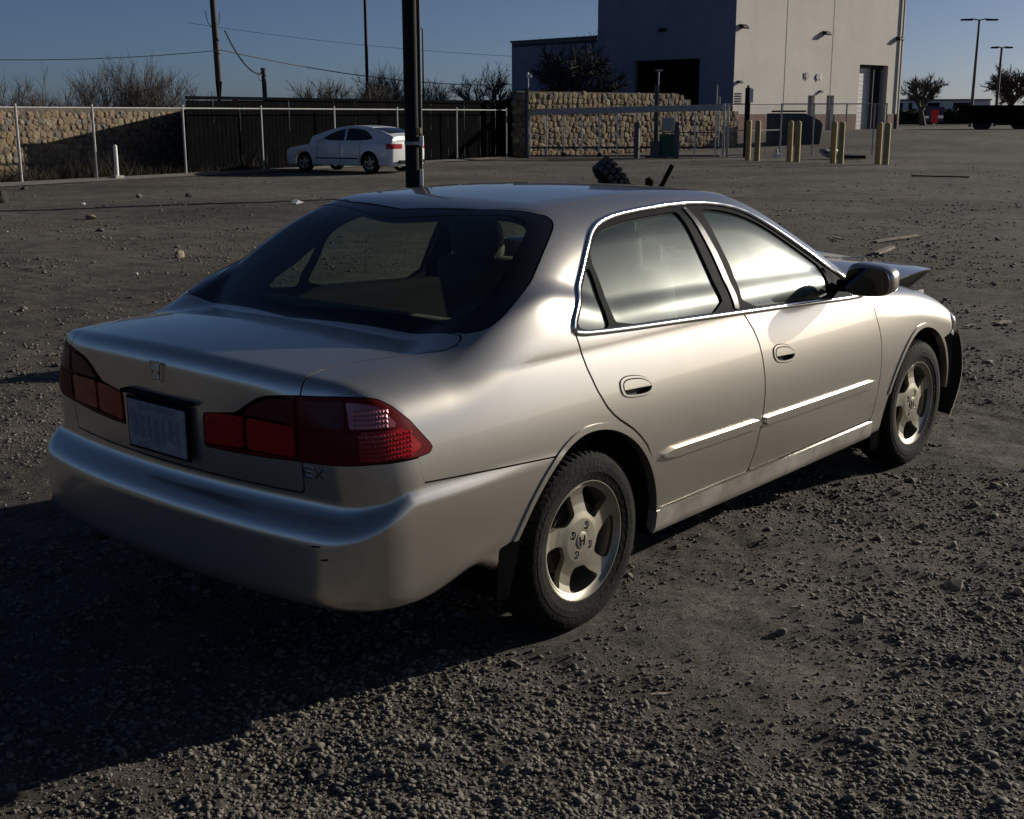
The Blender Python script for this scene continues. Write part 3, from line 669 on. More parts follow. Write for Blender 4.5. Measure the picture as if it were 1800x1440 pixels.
F3 = [(rim_[k], rim_[(k+1) % len(rim_)], rim_[(k+1) % len(rim_)]+n0, rim_[k]+n0) for k in range(len(rim_))]
MB().box((2.30, 0, .925), (.34, 1.36, .05), bev=.015).build('cowl_panel', M['plastic'], car)
hood = hd.add(V+V2, Fq+F2+F3).build('hood', M['paint'], car, True, 40)
for s in (-1, 1):
    hf = MB(); e = [V[idx(i, 0 if s < 0 else NY)] for i in range(3, NX+1)]
    VV = [(x, y*.99, z-.010) for x, y, z in e]+[(x-.05*k/len(e), y*.80, z-.06-.085*k/len(e)) for k, (x, y, z) in enumerate(e)]; n_ = len(e)
    hf.add(VV, [(i, i+1, n_+i+1, n_+i) for i in range(n_-1)]).build('hood_frame', M['engine'], hood)
en = MB(); rq = random.Random(5)
en.box((2.85, 0, .62), (.85, 1.30, .40), bev=.03)
for k in range(16): en.box((2.55+rq.random()*.65, -.6+1.2*rq.random(), .80+rq.random()*.05), (.1+.2*rq.random(), .1+.2*rq.random(), .1), rz=rq.random(), bev=.015)
en.build('engine', M['engine'], car)
hl = MB(); bm = bmesh.new(); bmesh.ops.create_uvsphere(bm, u_segments=24, v_segments=14, radius=1); bm.verts.index_update()
hl.add([(3.185+v.co.x*.075, -.775+v.co.y*.085+v.co.x*.03, .665+v.co.z*.062+v.co.x*-.02) for v in bm.verts], [[v.index for v in f.verts] for f in bm.faces]); bm.free()
hl.build('headlight', mat('headlight glass', (.7, .68, .66), .1, .5, coat=1), car, True, 80)
# torn front bumper end hanging off ahead of the wheel
V = []; Fq = []; na, nz = 14, 12
for i in range(na+1):
    for j in range(nz+1):
        a = i/na; h = j/nz
        ang = R(8+78*a); wob = .015*math.sin(7*a+3*h)
        x = 3.13+.26*math.sin(ang)+.05*math.sin(h*3.1)-.05*(1-h)**2+wob; y = -.875+.36*(1-math.cos(ang))-.012*math.sin(h*3.1)-.015; z = .17+.44*h-.09*a*h*(1-h)-.02*a
        V.append((x, y, z))
for i in range(na):
    for j in range(nz): Fq.append((i*(nz+1)+j, (i+1)*(nz+1)+j, (i+1)*(nz+1)+j+1, i*(nz+1)+j+1))
fb = MB().add(V, Fq).build('bumper', M['paint_dull'], car, True, 60); fb['label'] = 'torn front bumper hanging loose ahead of the wheel'
fbi = MB().add([(x-.006, y+.006, z) for x, y, z in V], [f[::-1] for f in Fq])
fbi.box((3.14, -.70, .42), (.05, .32, .42), rz=.2, bev=.02).build('bumper_liner', M['plastic'], fb, True, 60)
MB().add([(3.115, -.868, .612), (3.20, -.85, .60), (3.23, -.80, .585), (3.12, -.84, .60), (3.12, -.862, .625), (3.2, -.846, .612)], [(0, 1, 2, 3), (0, 4, 5, 1), (3, 2, 5, 4)]).build('broken_bracket', M['chrome'], car)
# aerial base / little things
tagged = car

# ------------------------------------------------------------------ ground: one sheet, fine near the car, with ruts and lumps
_rs = np.random.RandomState(11); _lat = _rs.rand(256, 256)
def vnoise(x, y):
    xi = np.floor(x).astype(int); yi = np.floor(y).astype(int); fx = x-xi; fy = y-yi; fx = fx*fx*(3-2*fx); fy = fy*fy*(3-2*fy)
    g = lambda a, b: _lat[a % 256, b % 256]
    return (g(xi, yi)*(1-fx)+g(xi+1, yi)*fx)*(1-fy)+(g(xi, yi+1)*(1-fx)+g(xi+1, yi+1)*fx)*fy-.5
def fbm(x, y, o=4):
    s = 0; a = 1.
    for k in range(o): s = s+a*vnoise(x*2**k+17.3*k, y*2**k+9.1*k); a *= .5
    return s
def depth_of(x, y): return (x-CAM[0])*HEAD[0]+(y-CAM[1])*HEAD[1]
def gz(x, y, fine=True):
    x = np.asarray(x, float); y = np.asarray(y, float)
    D = depth_of(x, y); z = .85*sstep(57, 80, D)
    far = sstep(60, 20, D)
    z = z+far*.035*fbm(x*.35, y*.35, 3)*sstep(.2, 2.5, np.hypot(np.maximum(np.abs(x-1.35)-2.2, 0), np.maximum(np.abs(y)-1., 0)))
    if fine:
        nr = sstep(34, 9, D)
        z = z+nr*(.020*fbm(x*3.1, y*3.1, 3)+.013*np.maximum(fbm(x*9.3+4, y*9.3, 2), -.25))
        # wheel ruts that run past the far side of the car
        for (c0, sl, wd, hgt) in ((7.0, -.42, .22, .05), (5.6, -.42, .18, .035), (8.6, -.42, .3, .05), (14.5, -.4, .5, .06)):
            d = (y-c0-sl*x+.25*vnoise(x*.5+c0, y*.5))/np.sqrt(1+sl*sl)
            z = z+nr*hgt*(np.exp(-((d-wd)/(wd*.6))**2)-1.1*np.exp(-(d/(wd*.8))**2)+.8*np.exp(-((d+wd)/(wd*.6))**2))*(.6+.8*vnoise(x*1.3, y*1.3))
        # flatten under the tyres
        for cx in (0, 2.715):
            for cy in (-.77, .77):
                w_ = np.exp(-(np.maximum(np.hypot((x-cx)/.16, (y-cy)/.12)-.6, 0))**2*1.4); z = z*(1-w_)+(-.004)*w_
    return z
def axis_pts(lo, hi, a, b, fine_, grow=1.09):
    p = [a]; s = fine_
    while p[-1] < b: p.append(p[-1]+fine_)
    s = fine_; u = [p[-1]]
    while u[-1] < hi: s = min(s*grow, 60); u.append(u[-1]+s)
    s = fine_; l = [a]
    while l[-1] > lo: s = min(s*grow, 60); l.append(l[-1]-s)
    return np.array(l[:0:-1]+p+u[1:])
gx = axis_pts(-600, 1500, -2.4, 6.2, .026); gy = axis_pts(-600, 1500, -2.6, 3.2, .026)
GX_, GY_ = np.meshgrid(gx, gy, indexing='ij'); GZ_ = gz(GX_, GY_)
nx_, ny_ = len(gx), len(gy); i_, j_ = np.meshgrid(np.arange(nx_-1), np.arange(ny_-1), indexing='ij'); k_ = i_*ny_+j_
gmat = bpy.data.materials.new('gravel dirt'); gmat.use_nodes = True
n = gmat.node_tree; L = n.links.new; p = n.nodes['Principled BSDF']; p.inputs['Roughness'].default_value = .93; p.inputs['Specular IOR Level'].default_value = .2
tc = n.nodes.new('ShaderNodeTexCoord')
def noise_node(sc, det=5, rough=.6):
    q = n.nodes.new('ShaderNodeTexNoise'); q.inputs['Scale'].default_value = sc; q.inputs['Detail'].default_value = det; q.inputs['Roughness'].default_value = rough; L(tc.outputs['Object'], q.inputs['Vector']); return q
def ramp(src, stops):
    q = n.nodes.new('ShaderNodeValToRGB'); e = q.color_ramp.elements
    while len(e) < len(stops): e.new(.5)
    for el, (pos, c) in zip(e, stops): el.position = pos; el.color = (*c, 1)
    L(src, q.inputs[0]); return q
big = noise_node(.22, 6); mid = noise_node(2.4, 6, .7); fin = noise_node(34, 5, .75)
c1 = ramp(big.outputs[0], [(.33, (.062, .056, .051)), (.5, (.105, .096, .088)), (.66, (.140, .130, .121))])
c2 = ramp(mid.outputs[0], [(.35, (.55, .54, .54)), (.65, (1.25, 1.2, 1.12))])
c3 = ramp(fin.outputs[0], [(.36, (.45, .44, .43)), (.52, (.95, .95, .95)), (.72, (1.9, 1.85, 1.75))])
m1 = n.nodes.new('ShaderNodeMix'); m1.data_type = 'RGBA'; m1.blend_type = 'MULTIPLY'; m1.inputs[0].default_value = 1; L(c1.outputs[0], m1.inputs[6]); L(c2.outputs[0], m1.inputs[7])
m2 = n.nodes.new('ShaderNodeMix'); m2.data_type = 'RGBA'; m2.blend_type = 'MULTIPLY'; m2.inputs[0].default_value = .8; L(m1.outputs[2], m2.inputs[6]); L(c3.outputs[0], m2.inputs[7]); L(m2.outputs[2], p.inputs['Base Color'])
vo = noise_node(105, 6, .8); vm = noise_node(13, 3, .6)
ad = n.nodes.new('ShaderNodeMath'); ad.operation = 'ADD'; L(vo.outputs[0], ad.inputs[0]); L(fin.outputs[0], ad.inputs[1])
bp = n.nodes.new('ShaderNodeBump'); bp.inputs['Strength'].default_value = .9; bp.inputs['Distance'].default_value = .012; L(ad.outputs[0], bp.inputs['Height']); L(bp.outputs[0], p.inputs['Normal'])
ground = tag(link('ground', mesh_np('ground', np.stack([GX_, GY_, GZ_], -1).reshape(-1, 3), np.stack([k_, k_+ny_, k_+ny_+1, k_+1], -1).reshape(-1, 4), gmat, True)), kind='structure')
# loose pebbles and chips: geometry, far too many to count
pm = mat('pebbles', (.20, .18, .15), .85, var=(.09, .08, .068), vscale=11, detail=3, spec=.25)
pn = pm.node_tree
def pebble(seed, flat):
    bm = bmesh.new(); bmesh.ops.create_icosphere(bm, subdivisions=1, radius=1); q = random.Random(seed)
    V = np.array([list(v.co) for v in bm.verts]); bm.verts.index_update(); F = np.array([[v.index for v in f.verts] for f in bm.faces]); bm.free()
    V = V*(1+np.array([[q.uniform(-.2, .2)] for _ in V])); V[:, 2] *= flat; V[:, 0] *= q.uniform(1., 1.5); return V, F
PB = [pebble(k, f_) for k, f_ in enumerate((.55, .65, .5, .75, .35, .22, .6, .45))]
rs = np.random.RandomState(5)
def scatter(N, dmin, dmax, smin, smax, clump=.0, power=1.):
    D = dmin*(dmax/dmin)**rs.rand(N) if power else dmin+(dmax-dmin)*rs.rand(N)
    lat = (rs.rand(N)-.5)*1.02*D+(rs.rand(N)-.5)*.8
    x = CAM[0]+D*HEAD[0]+lat*_r[0]; y = CAM[1]+D*HEAD[1]+lat*_r[1]
    keep = (fbm(x*.9+3, y*.9, 3)+.13*rs.randn(N) > clump)
    # a belt of denser stones on the camera side of the car
    x, y, D = x[keep], y[keep], D[keep]
    s = smin*(smax/smin)**(rs.rand(len(x))**2.2)
    return x, y, s
GRIT = (np.array([(1, 0, 0), (-1, 0, 0), (0, .8, 0), (0, -.8, 0), (.1, .1, .7), (0, 0, -.7)], float), np.array([(0, 2, 4), (2, 1, 4), (1, 3, 4), (3, 0, 4)]))
VV, FF, SM, off = [], [], [], 0
for (N, a, b, s0, s1, cl) in ((70000, 2.3, 8, .0016, .0048, -9), (46000, 2.3, 9, .003, .0095, -.16), (44000, 2.3, 8, .0035, .0115, .0), (4500, 2.3, 9, .008, .018, .0), (26000, 8, 26, .006, .020, -.1), (7000, 14, 50, .010, .034, -.05), (200, 4, 26, .02, .04, -.1)):
    x, y, s = scatter(N, a, b, s0, s1, cl); z = gz(x, y)
    ok = ~((np.abs(x) < .2) & (np.abs(np.abs(y)-.77) < .12)) & ~((np.abs(x-2.715) < .2) & (np.abs(np.abs(y)-.77) < .12)); x, y, s, z = x[ok], y[ok], s[ok], z[ok]
    kind = rs.randint(0, len(PB), len(x)); ang = rs.rand(len(x))*6.283; tilt = rs.randn(len(x))*.3
    for k, (PV, PF) in enumerate(PB if cl > -5 else [GRIT]*8):
        m = kind == k; c, sn = np.cos(ang[m]), np.sin(ang[m]); ct, st = np.cos(tilt[m]), np.sin(tilt[m])
        X = PV[None, :, 0]*ct[:, None]+PV[None, :, 2]*st[:, None]; Z = -PV[None, :, 0]*st[:, None]+PV[None, :, 2]*ct[:, None]; Y = PV[None, :, 1]
        P = np.stack([X*c[:, None]-Y*sn[:, None], X*sn[:, None]+Y*c[:, None], Z], -1)*s[m][:, None, None]+np.stack([x[m], y[m], z[m]+s[m]*.18], -1)[:, None, :]
        VV.append(P.reshape(-1, 3)); nb = m.sum(); SM.append(np.full(nb*len(PF), k < 5)); FF.append((PF[None]+(np.arange(nb)*len(PV))[:, None, None]+off).reshape(-1, 3)); off += nb*len(PV)
gme = mesh_np('gravel', np.concatenate(VV), np.concatenate(FF), pm); gme.polygons.foreach_set('use_smooth', np.concatenate(SM)); tag(link('gravel', gme), kind='stuff')

# ------------------------------------------------------------------ background
B = {}
B['mortar'] = mat('stone wall mortar', (.15, .125, .095), .95, var=(.08, .065, .05), vscale=3, bump=.6, bscale=12)
B['stone'] = mat('field stone', (.3, .25, .17), .95, spec=.15, var=(.12, .10, .075), vscale=7, bump=.5, bscale=9, obj_rand=[(.257, .203, .125), (.312, .257, .164), (.211, .156, .113), (.281, .226, .133), (.195, .176, .156), (.265, .191, .133), (.172, .129, .101), (.328, .281, .195), (.234, .168, .098), (.296, .211, .148)])
B['dark_sheet'] = mat('charcoal sheet metal', (.006, .006, .0075), .95, .0, var=(.009, .0085, .009), vscale=2, spec=.0)
B['galv'] = mat('galvanised pipe', (.44, .44, .43), .6, 0, var=(.34, .33, .31), vscale=8)
B['galv_dark'] = mat('dark painted pipe', (.055, .055, .06), .6)
B['wood'] = mat('weathered pole wood', (.10, .075, .058), .9, var=(.055, .042, .035), vscale=4, bump=.3, bscale=30)
B['steel_dark'] = mat('dark painted steel', (.009, .009, .010), .6, 0, spec=.15)
B['mesh_dark'] = mat('dull old mesh wire', (.02, .02, .02), .9, spec=.05)
B['wire'] = mat('overhead cable', (.01, .01, .011), .6)
B['yellow'] = mat('faded yellow paint', (.46, .35, .15), .8, var=(.34, .26, .12), vscale=6)
B['grey_post'] = mat('grey bollard paint', (.10, .10, .10), .7)
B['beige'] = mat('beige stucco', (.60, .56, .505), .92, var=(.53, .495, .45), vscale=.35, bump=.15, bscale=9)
B['shaded_wall'] = mat('stucco with painted shade', (.235, .245, .30), .92, var=(.20, .21, .26), vscale=.4, bump=.1, bscale=9)  # stucco walls turned from the sun, their shade put into the colour
B['brown'] = mat('brown painted wainscot', (.17, .095, .068), .9, var=(.13, .07, .05), vscale=1.5)
B['door_white'] = mat('pale rolled door', (.55, .54, .52), .7)
B['door_blue'] = mat('blue grey door', (.28, .31, .33), .6)
B['dark'] = mat('near black', (.02, .02, .022), .8)
B['dumpster'] = mat('dark green steel', (.022, .030, .026), .6)
B['green'] = mat('green cabinet', (.02, .085, .05), .6)
B['white'] = mat('white paint', (.78, .78, .76), .6)
B['red'] = mat('sign red', (.45, .02, .02), .5)
B['navy'] = mat('sign navy', (.03, .03, .09), .5)
B['twig'] = mat('dry twigs', (.105, .085, .07), .95)
B['twig_red'] = mat('reddish brush', (.115, .075, .055), .95)
B['bark'] = mat('dark bark', (.035, .030, .026), .95)
B['brush'] = mat('dry brush', (.060, .045, .030), .95)
B['asphalt'] = mat('dark asphalt', (.045, .045, .046), .9, var=(.06, .058, .055), vscale=.8)
B['hedge'] = mat('dark hedge leaves', (.03, .042, .022), .8)
B['rubber_blk'] = mat('black rubber', (.012, .012, .012), .7)
AX = R(-6)                      # the yard's buildings run along this direction
UX = Vector((math.cos(AX), math.sin(AX), 0)); UY = Vector((-math.sin(AX), math.cos(AX), 0))

# ---- stones: a few shared shapes, every stone its own object
def stone_mesh(seed):
    q = random.Random(seed); n_ = q.choice((6, 7, 8)); V = []; F = []
    a0 = q.random()*6; rr = [q.uniform(.82, 1.1) for _ in range(n_)]
    for (sc, h) in ((1.0, 0), (.97, .55), (.62, 1.0)):
        for k in range(n_):
            t = a0+2*math.pi*k/n_; e = .75; cx_, cz_ = math.cos(t), math.sin(t)
            V.append((math.copysign(abs(cx_)**e, cx_)*sc*rr[k], -h*q.uniform(.8, 1.15), math.copysign(abs(cz_)**e, cz_)*sc*rr[k]))
    for i in range(2):
        for k in range(n_): F.append((i*n_+k, i*n_+(k+1) % n_, (i+1)*n_+(k+1) % n_, (i+1)*n_+k))
    F.append(tuple(2*n_+k for k in range(n_)))
    me = bpy.data.meshes.new('stone'); me.from_pydata(V, [], F); me.update()
    bm = bmesh.new(); bm.from_mesh(me); bmesh.ops.recalc_face_normals(bm, faces=bm.faces[:]); bm.to_mesh(me); bm.free()
    me.materials.append(B['stone']); return me
STONES = [stone_mesh(k) for k in range(12)]
def stone_wall(name, label, p0, L_, az, h, thick, cell, seed, group=None, hfun=None, limit=300):
    """dry-looking rubble wall from p0 along az; its face looks to the right-hand side of that direction"""
    t = thing(name, label, 'wall', p0, az, group)
    hf = hfun or (lambda u: h)
    mb = MB(); n_ = 24
    for i in range(n_):
        u0, u1 = L_*i/n_, L_*(i+1)/n_; mb.add([(u0, 0, -.3), (u1, 0, -.3), (u1, 0, hf(u1)), (u0, 0, hf(u0)), (u0, thick, -.3), (u1, thick, -.3), (u1, thick, hf(u1)), (u0, thick, hf(u0))], [(0, 1, 2, 3), (4, 7, 6, 5), (3, 2, 6, 7)]+([(0, 3, 7, 4)] if i == 0 else [])+([(1, 5, 6, 2)] if i == n_-1 else []))
    mb.build('wall_core', B['mortar'], t)
    q = random.Random(seed); spots = []; row = 0; z = cell*.38
    while z < h-cell*.25:
        u = cell*.3+(cell*.45 if row % 2 else 0)
        while u < L_-cell*.2:
            s = q.uniform(.72, 1.3)
            if z < hf(u)-cell*.28: spots.append((u+q.uniform(-.16, .16)*cell, z+q.uniform(-.2, .2)*cell, cell*.53*s*q.uniform(.88, 1.15), cell*.53*s*q.uniform(.8, 1.05)))
            u += cell*q.uniform(.82, 1.12)
        z += cell*.80; row += 1
    q.shuffle(spots); rest = MB()
    for i, (u, zz, a, b) in enumerate(spots):
        me = STONES[q.randrange(12)]
        if i < limit:
            o = link('stone', me, t, loc=(u, .02, zz), rot=(0, q.uniform(0, 6.28), 0), scale=(a, cell*.20, b)); o.rotation_euler[1] = q.choice((0, math.pi))+q.uniform(-.4, .4)
        else:
            w_ = q.choice((0, math.pi))+q.uniform(-.4, .4); Mr = Matrix.Rotation(w_, 3, 'Y')
            rest.add([Mr@Vector((v.co.x*a, v.co.y*cell*.20, v.co.z*b))+Vector((u, .02, zz)) for v in me.vertices], [tuple(p.vertices) for p in me.polygons])
    if rest.v: rest.build('stone', B['stone'], t)['kind'] = 'stuff'
    return t
# left wall, seen behind the chain-link fence
def on_line(p, az, px):
    """point where the vertical plane through a photo column meets the ground line p + t*az"""
    lat = (px-900)/FPX; d = FW+lat*RT+(720-250)/FPX*UP; d = Vector((d[0], d[1])); e = Vector((math.cos(az), math.sin(az)))
    o = Vector((p[0]-CAM[0], p[1]-CAM[1])); det = d.x*(-e.y)+e.x*d.y; s = (d.x*o.y-d.y*o.x)/(-det) if False else None
    A = np.array([[d.x, -e.x], [d.y, -e.y]]); t_, s_ = np.linalg.solve(A, [o.x, o.y]); return Vector((p[0]+s_*e.x, p[1]+s_*e.y, 0))
FA = R(8.5); F0 = (16.2, 28.75)                       # chain-link line along the edge of the lot
nF = Vector((-math.sin(FA), math.cos(FA), 0))
W0_ = Vector((*F0, 0))+nF*2.7
a = on_line(W0_, FA, -160); b = on_line(W0_, FA, 372)
stone_wall('stone_wall', 'tan rubble stone wall at the far left behind the wire fence', a, (b-a).length, FA, 1.98, .35, .235, 3)
# dark sheet-metal fence to the right of it
a2 = on_line(Vector((*F0, 0))+nF*.35, FA, 330); b2 = on_line(Vector((*F0, 0))+nF*.35, FA, 897)
sf = thing('sheet_fence', 'long dark sheet metal fence behind the white car', 'fence', a2, FA)
Ls = (b2-a2).length; npan = 16
for i in range(npan):
    mb = MB(); u0 = Ls*i/npan; w_ = Ls/npan-.02; V = []; k_n = 24
    for k in range(k_n+1):
        yy = .007*(0, 1, 1, 0)[k % 4]; V += [(u0+w_*k/k_n, yy, .03), (u0+w_*k/k_n, yy, 2.22+.012*i)]
    mb.add(V, [(2*k, 2*k+2, 2*k+3, 2*k+1) for k in range(k_n)])
    mb.build('panel', B['dark_sheet'], sf)
MB().box((Ls/2, -.03, 2.30), (Ls, .07, .10)).build('top_rail', B['dark_sheet'], sf)
mb = MB(); mb.add([(0.02, 0, 0), (2.45, 2.4, 0), (2.45, 2.4, 1.98), (0.02, 0, 2.22)], [(0, 1, 2, 3)]).build('return_panel', B['dark_sheet'], sf)
MB().box((Ls-.12, -.10, 1.25), (.28, .28, 2.5)).build('end_post', B['dark_sheet'], sf)
# chain-link fence
cf = thing('chain_link_fence', 'galvanised chain-link fence along the left edge of the gravel lot', 'fence', (*F0, 0), FA)
p0 = Vector((*F0, 0)); ep = lambda px: (on_line(p0, FA, px)-p0).dot(Vector((math.cos(FA), math.sin(FA), 0)))
us = [ep(-120), ep(20)-.0, ep(166), ep(324), ep(461), ep(589), ep(699), ep(803), ep(890)]; us[1] = (us[0]+us[2])/2
HF = 1.98; post = None
for u in us:
    o = MB().tube([(0, 0, 0), (0, 0, HF+.05)], .034, 8).lathe([(.04, HF+.04), (.03, HF+.09), (0, HF+.10)], 8, 'Z').build('post', B['galv'], cf) if post is None else copy_part(post, cf)
    post = post or o; o.location = (u, 0, 0)
for i in range(len(us)-1): MB().tube([(us[i]+.03, 0, HF), (us[i+1]-.03, 0, HF)], .021, 6).build('top_rail', B['galv'], cf)
V = []; Fm = []; u0, u1 = us[0], us[-1]; st_ = .16
for sgn in (1, -1):
    u = u0-HF
    while u < u1:
        a_, b_ = (u, 0), (u+HF, HF)
        if sgn < 0: a_, b_ = (u+HF, 0), (u, HF)
        if min(a_[0], b_[0]) >= u0 and max(a_[0], b_[0]) <= u1:
            k0 = len(V); w_ = .0026
            for (uu, zz) in (a_, b_): V += [(uu-w_, 0, zz+.02), (uu+w_, 0, zz+.02), (uu, -w_*1.6, zz+.02)]
            Fm += [(k0, k0+1, k0+4, k0+3), (k0+1, k0+2, k0+5, k0+4), (k0+2, k0, k0+3, k0+5)]
        u += st_
MB().add(V, Fm).build('wire_mesh', B['mesh_dark'], cf)['kind'] = 'stuff'
# concrete strip along the fence foot
e_ = Vector((math.cos(FA), math.sin(FA), 0)); q0 = p0+e_*us[0]-nF*1.0; q1 = p0+e_*us[-1]-nF*.5
mb = MB(); nseg = 40
for i in range(nseg):
    A0 = q0+(q1-q0)*(i/nseg); A1 = q0+(q1-q0)*((i+1)/nseg); C0 = p0+e_*(us[0]+(us[-1]-us[0])*i/nseg)+nF*.12; C1 = p0+e_*(us[0]+(us[-1]-us[0])*(i+1)/nseg)+nF*.12
    mb.add([A0+Vector((0, 0, .02)), A1+Vector((0, 0, .02)), C1+Vector((0, 0, .06)), C0+Vector((0, 0, .06))], [(0, 1, 2, 3)])
tag(mb.build('path', mat('pale packed dirt strip', (.18, .16, .135), .95, var=(.12, .105, .09), vscale=2, bump=.4, bscale=20), None), kind='structure')
# white marker post
mp = p0+e_*ep(191)-nF*.25
t = thing('marker_post', 'white round marker post standing at the foot of the wire fence', 'post', mp)
MB().tube([(0, 0, 0), (0, 0, .92)], .055, 12).lathe([(.055, .92), (.03, .96), (0, .965)], 12, 'Z').build('post', B['white'], t); MB().box((0, 0, .05), (.28, .28, .12), bev=.02).build('base', B['galv'], t)

# ---- twiggy plants
def twigs(mb, p, d, L_, r, lev, q, spread=.6, nb=4, up=.15, leaf=None):
    e = p+d*L_; mid = p+d*L_*.5+Vector((q.uniform(-1, 1), q.uniform(-1, 1), q.uniform(-.3, 1)))*L_*.07
    mb.tube([p, mid, e], [r, r*.8, r*.55], 3 if lev < 2 else 5, cap=False)
    if lev == 0: return
    for k in range(nb):
        f_ = q.uniform(.35, 1.0); b_ = p.lerp(mid, f_*2) if f_ < .5 else mid.lerp(e, f_*2-1)
        nd = (d+Vector((q.gauss(0, 1), q.gauss(0, 1), q.gauss(up, .8)))*spread).normalized()
        twigs(mb, b_, nd, L_*q.uniform(.45, .75), r*.55, lev-1, q, spread, nb, up)
def shrub(name, label, cat, loc, h, w_, stems, seed, m, group, lev=2, nb=5, r=.02):
    h *= 1.22
    t = thing(name, label, cat, loc, 0, group); q = random.Random(seed); s_ = MB(); c_ = MB()
    for k in range(stems):
        a_ = q.random()*6.283; lean = q.uniform(.05, .75)*w_/h*1.1
        d = Vector((math.cos(a_)*lean, math.sin(a_)*lean, 1)).normalized(); L_ = h*q.uniform(.45, .72)
        p = Vector((math.cos(a_)*w_*.3*q.random(), math.sin(a_)*w_*.3*q.random(), 0)); e = p+d*L_
        s_.tube([p, p.lerp(e, .5)+Vector((q.gauss(0, .04), q.gauss(0, .04), 0)), e], [r*1.5, r, r*.6], 4, cap=False)
        for j in range(nb+2):
            f_ = q.uniform(.25, 1); nd = (d+Vector((q.gauss(0, 1), q.gauss(0, 1), q.gauss(.3, .6)))*.45).normalized()
            twigs(c_, p.lerp(e, f_), nd, h*q.uniform(.16, .34), r*.5, lev-1, q, .55, nb, .3)
    s_.build('stems', m, t); c_.build('twigs', m, t); return t
def bare_tree(name, label, loc, h, seed, m, group=None, spread=.55, lev=4, nb=4, r=.12, th=.3):
    t = thing(name, label, 'tree', loc, 0, group); q = random.Random(seed); tr_ = MB(); c_ = MB()
    top = Vector((q.uniform(-.1, .1)*h, q.uniform(-.1, .1)*h, h*th)); tr_.tube([(0, 0, -.2), top*.5, top], [r*1.3, r, r*.8], 8)
    for k in range(5):
        a_ = 6.283*(k+q.random()*.6)/5; d = Vector((math.cos(a_)*.75, math.sin(a_)*.75, q.uniform(.6, 1.4))).normalized()
        twigs(c_, top*q.uniform(.8, 1), d, h*q.uniform(.26, .36), r*.6, lev-1, q, spread, nb, .25)
    tr_.build('trunk', m, t); c_.build('crown', m, t); return t
for i, (px, w_, top, m, sd, st) in enumerate(((18, 2.2, 158, 'twig', 1, 13), (88, 2.0, 166, 'twig_red', 2, 13), (152, .9, 182, 'twig_red', 21, 6), (196, 2.3, 142, 'twig', 3, 16), (255, 1.9, 146, 'twig', 4, 15), (300, 2.2, 150, 'twig', 5, 15))):
    D = 44+i*1.1; p = at(px, D, z=0); h = (205-top)*D/FPX+1.716
    lab = ('bare grey shrub showing above the stone wall at the far left end', 'low reddish bare shrub behind the stone wall', 'smallest reddish shrub tuft above the stone wall', 'tallest bare grey shrub behind the stone wall', 'bushy grey shrub between two others above the stone wall', 'wide fanned bare shrub at the right end of the left stone wall')[i]
    shrub('bare_shrub', lab, 'shrub', p, h*1.04, w_, st, sd, B[m], 'shrubs behind the left stone wall', r=.024, nb=8)
for i, (px, w_, top, sd) in enumerate(((562, 1.9, 158, 31), (652, 1.8, 156, 32), (690, 1.3, 147, 33), (762, 1.8, 162, 34))):
    D = 60+i*2; h = (205-top)*D/FPX+1.716
    shrub('bare_shrub', ('bare shrub above the dark sheet fence, right of the short pole', 'bare shrub around the foot of the thin dark lamp pole', 'tall narrow bare shrub just left of the thick black pole', 'bare shrub just right of the thick black pole')[i], 'shrub', at(px, D, z=0), h, w_, 18, sd, B['twig'], 'shrubs behind the dark sheet fence', r=.034, nb=8)
bare_tree('bare_tree', 'bare spreading tree beyond the sheet fence, left of the building', at(850, 78, z=0), (205-122)*78/FPX*1.3+1.5, 41, B['twig'], spread=.55, lev=4, nb=6, r=.13)
bare_tree('bare_tree', 'dark dense tree standing in the shade in front of the low building wing', at(985, 70, z=.4), (205-92)*70/FPX*1.75+1.4, 42, B['bark'], spread=.8, lev=4, nb=8, r=.16, th=.2)
bare_tree('bare_tree', 'bare tree beyond the right end of the big building', at(1622, 118, z=.85), (205-128)*118/FPX+1.1, 43, B['twig'], spread=.6, lev=4, nb=7, r=.24)
bare_tree('bare_tree', 'brownish bare tree behind the dark trailer at the right edge', at(1775, 120, z=.85), (205-115)*120/FPX+1.1, 44, B['twig_red'], spread=.65, lev=4, nb=8, r=.28)
# dry brush at the foot of the fence
rb = np.random.RandomState(8); V = []; Fm = []
for k in range(5200):
    u = us[0]+(us[4]-us[0])*rb.rand(); dn = .15+2.1*rb.rand()**1.2; p = p0+e_*u+nF*dn; h = (.2+.6*rb.rand()**1.6)*(.75+.5*math.sin(u*1.7)*math.sin(u*.63+1)); a_ = rb.rand()*6.283; l = .6*rb.randn(); m_ = .6*rb.randn(); wd = .010
    q_ = Vector((math.cos(a_), math.sin(a_), 0))*wd; k0 = len(V); V += [p-q_, p+q_, p+Vector((l*h, m_*h, h))]; Fm.append((k0, k0+1, k0+2))
tag(MB().add(V, Fm).build('dry_brush', B['brush']), kind='stuff')

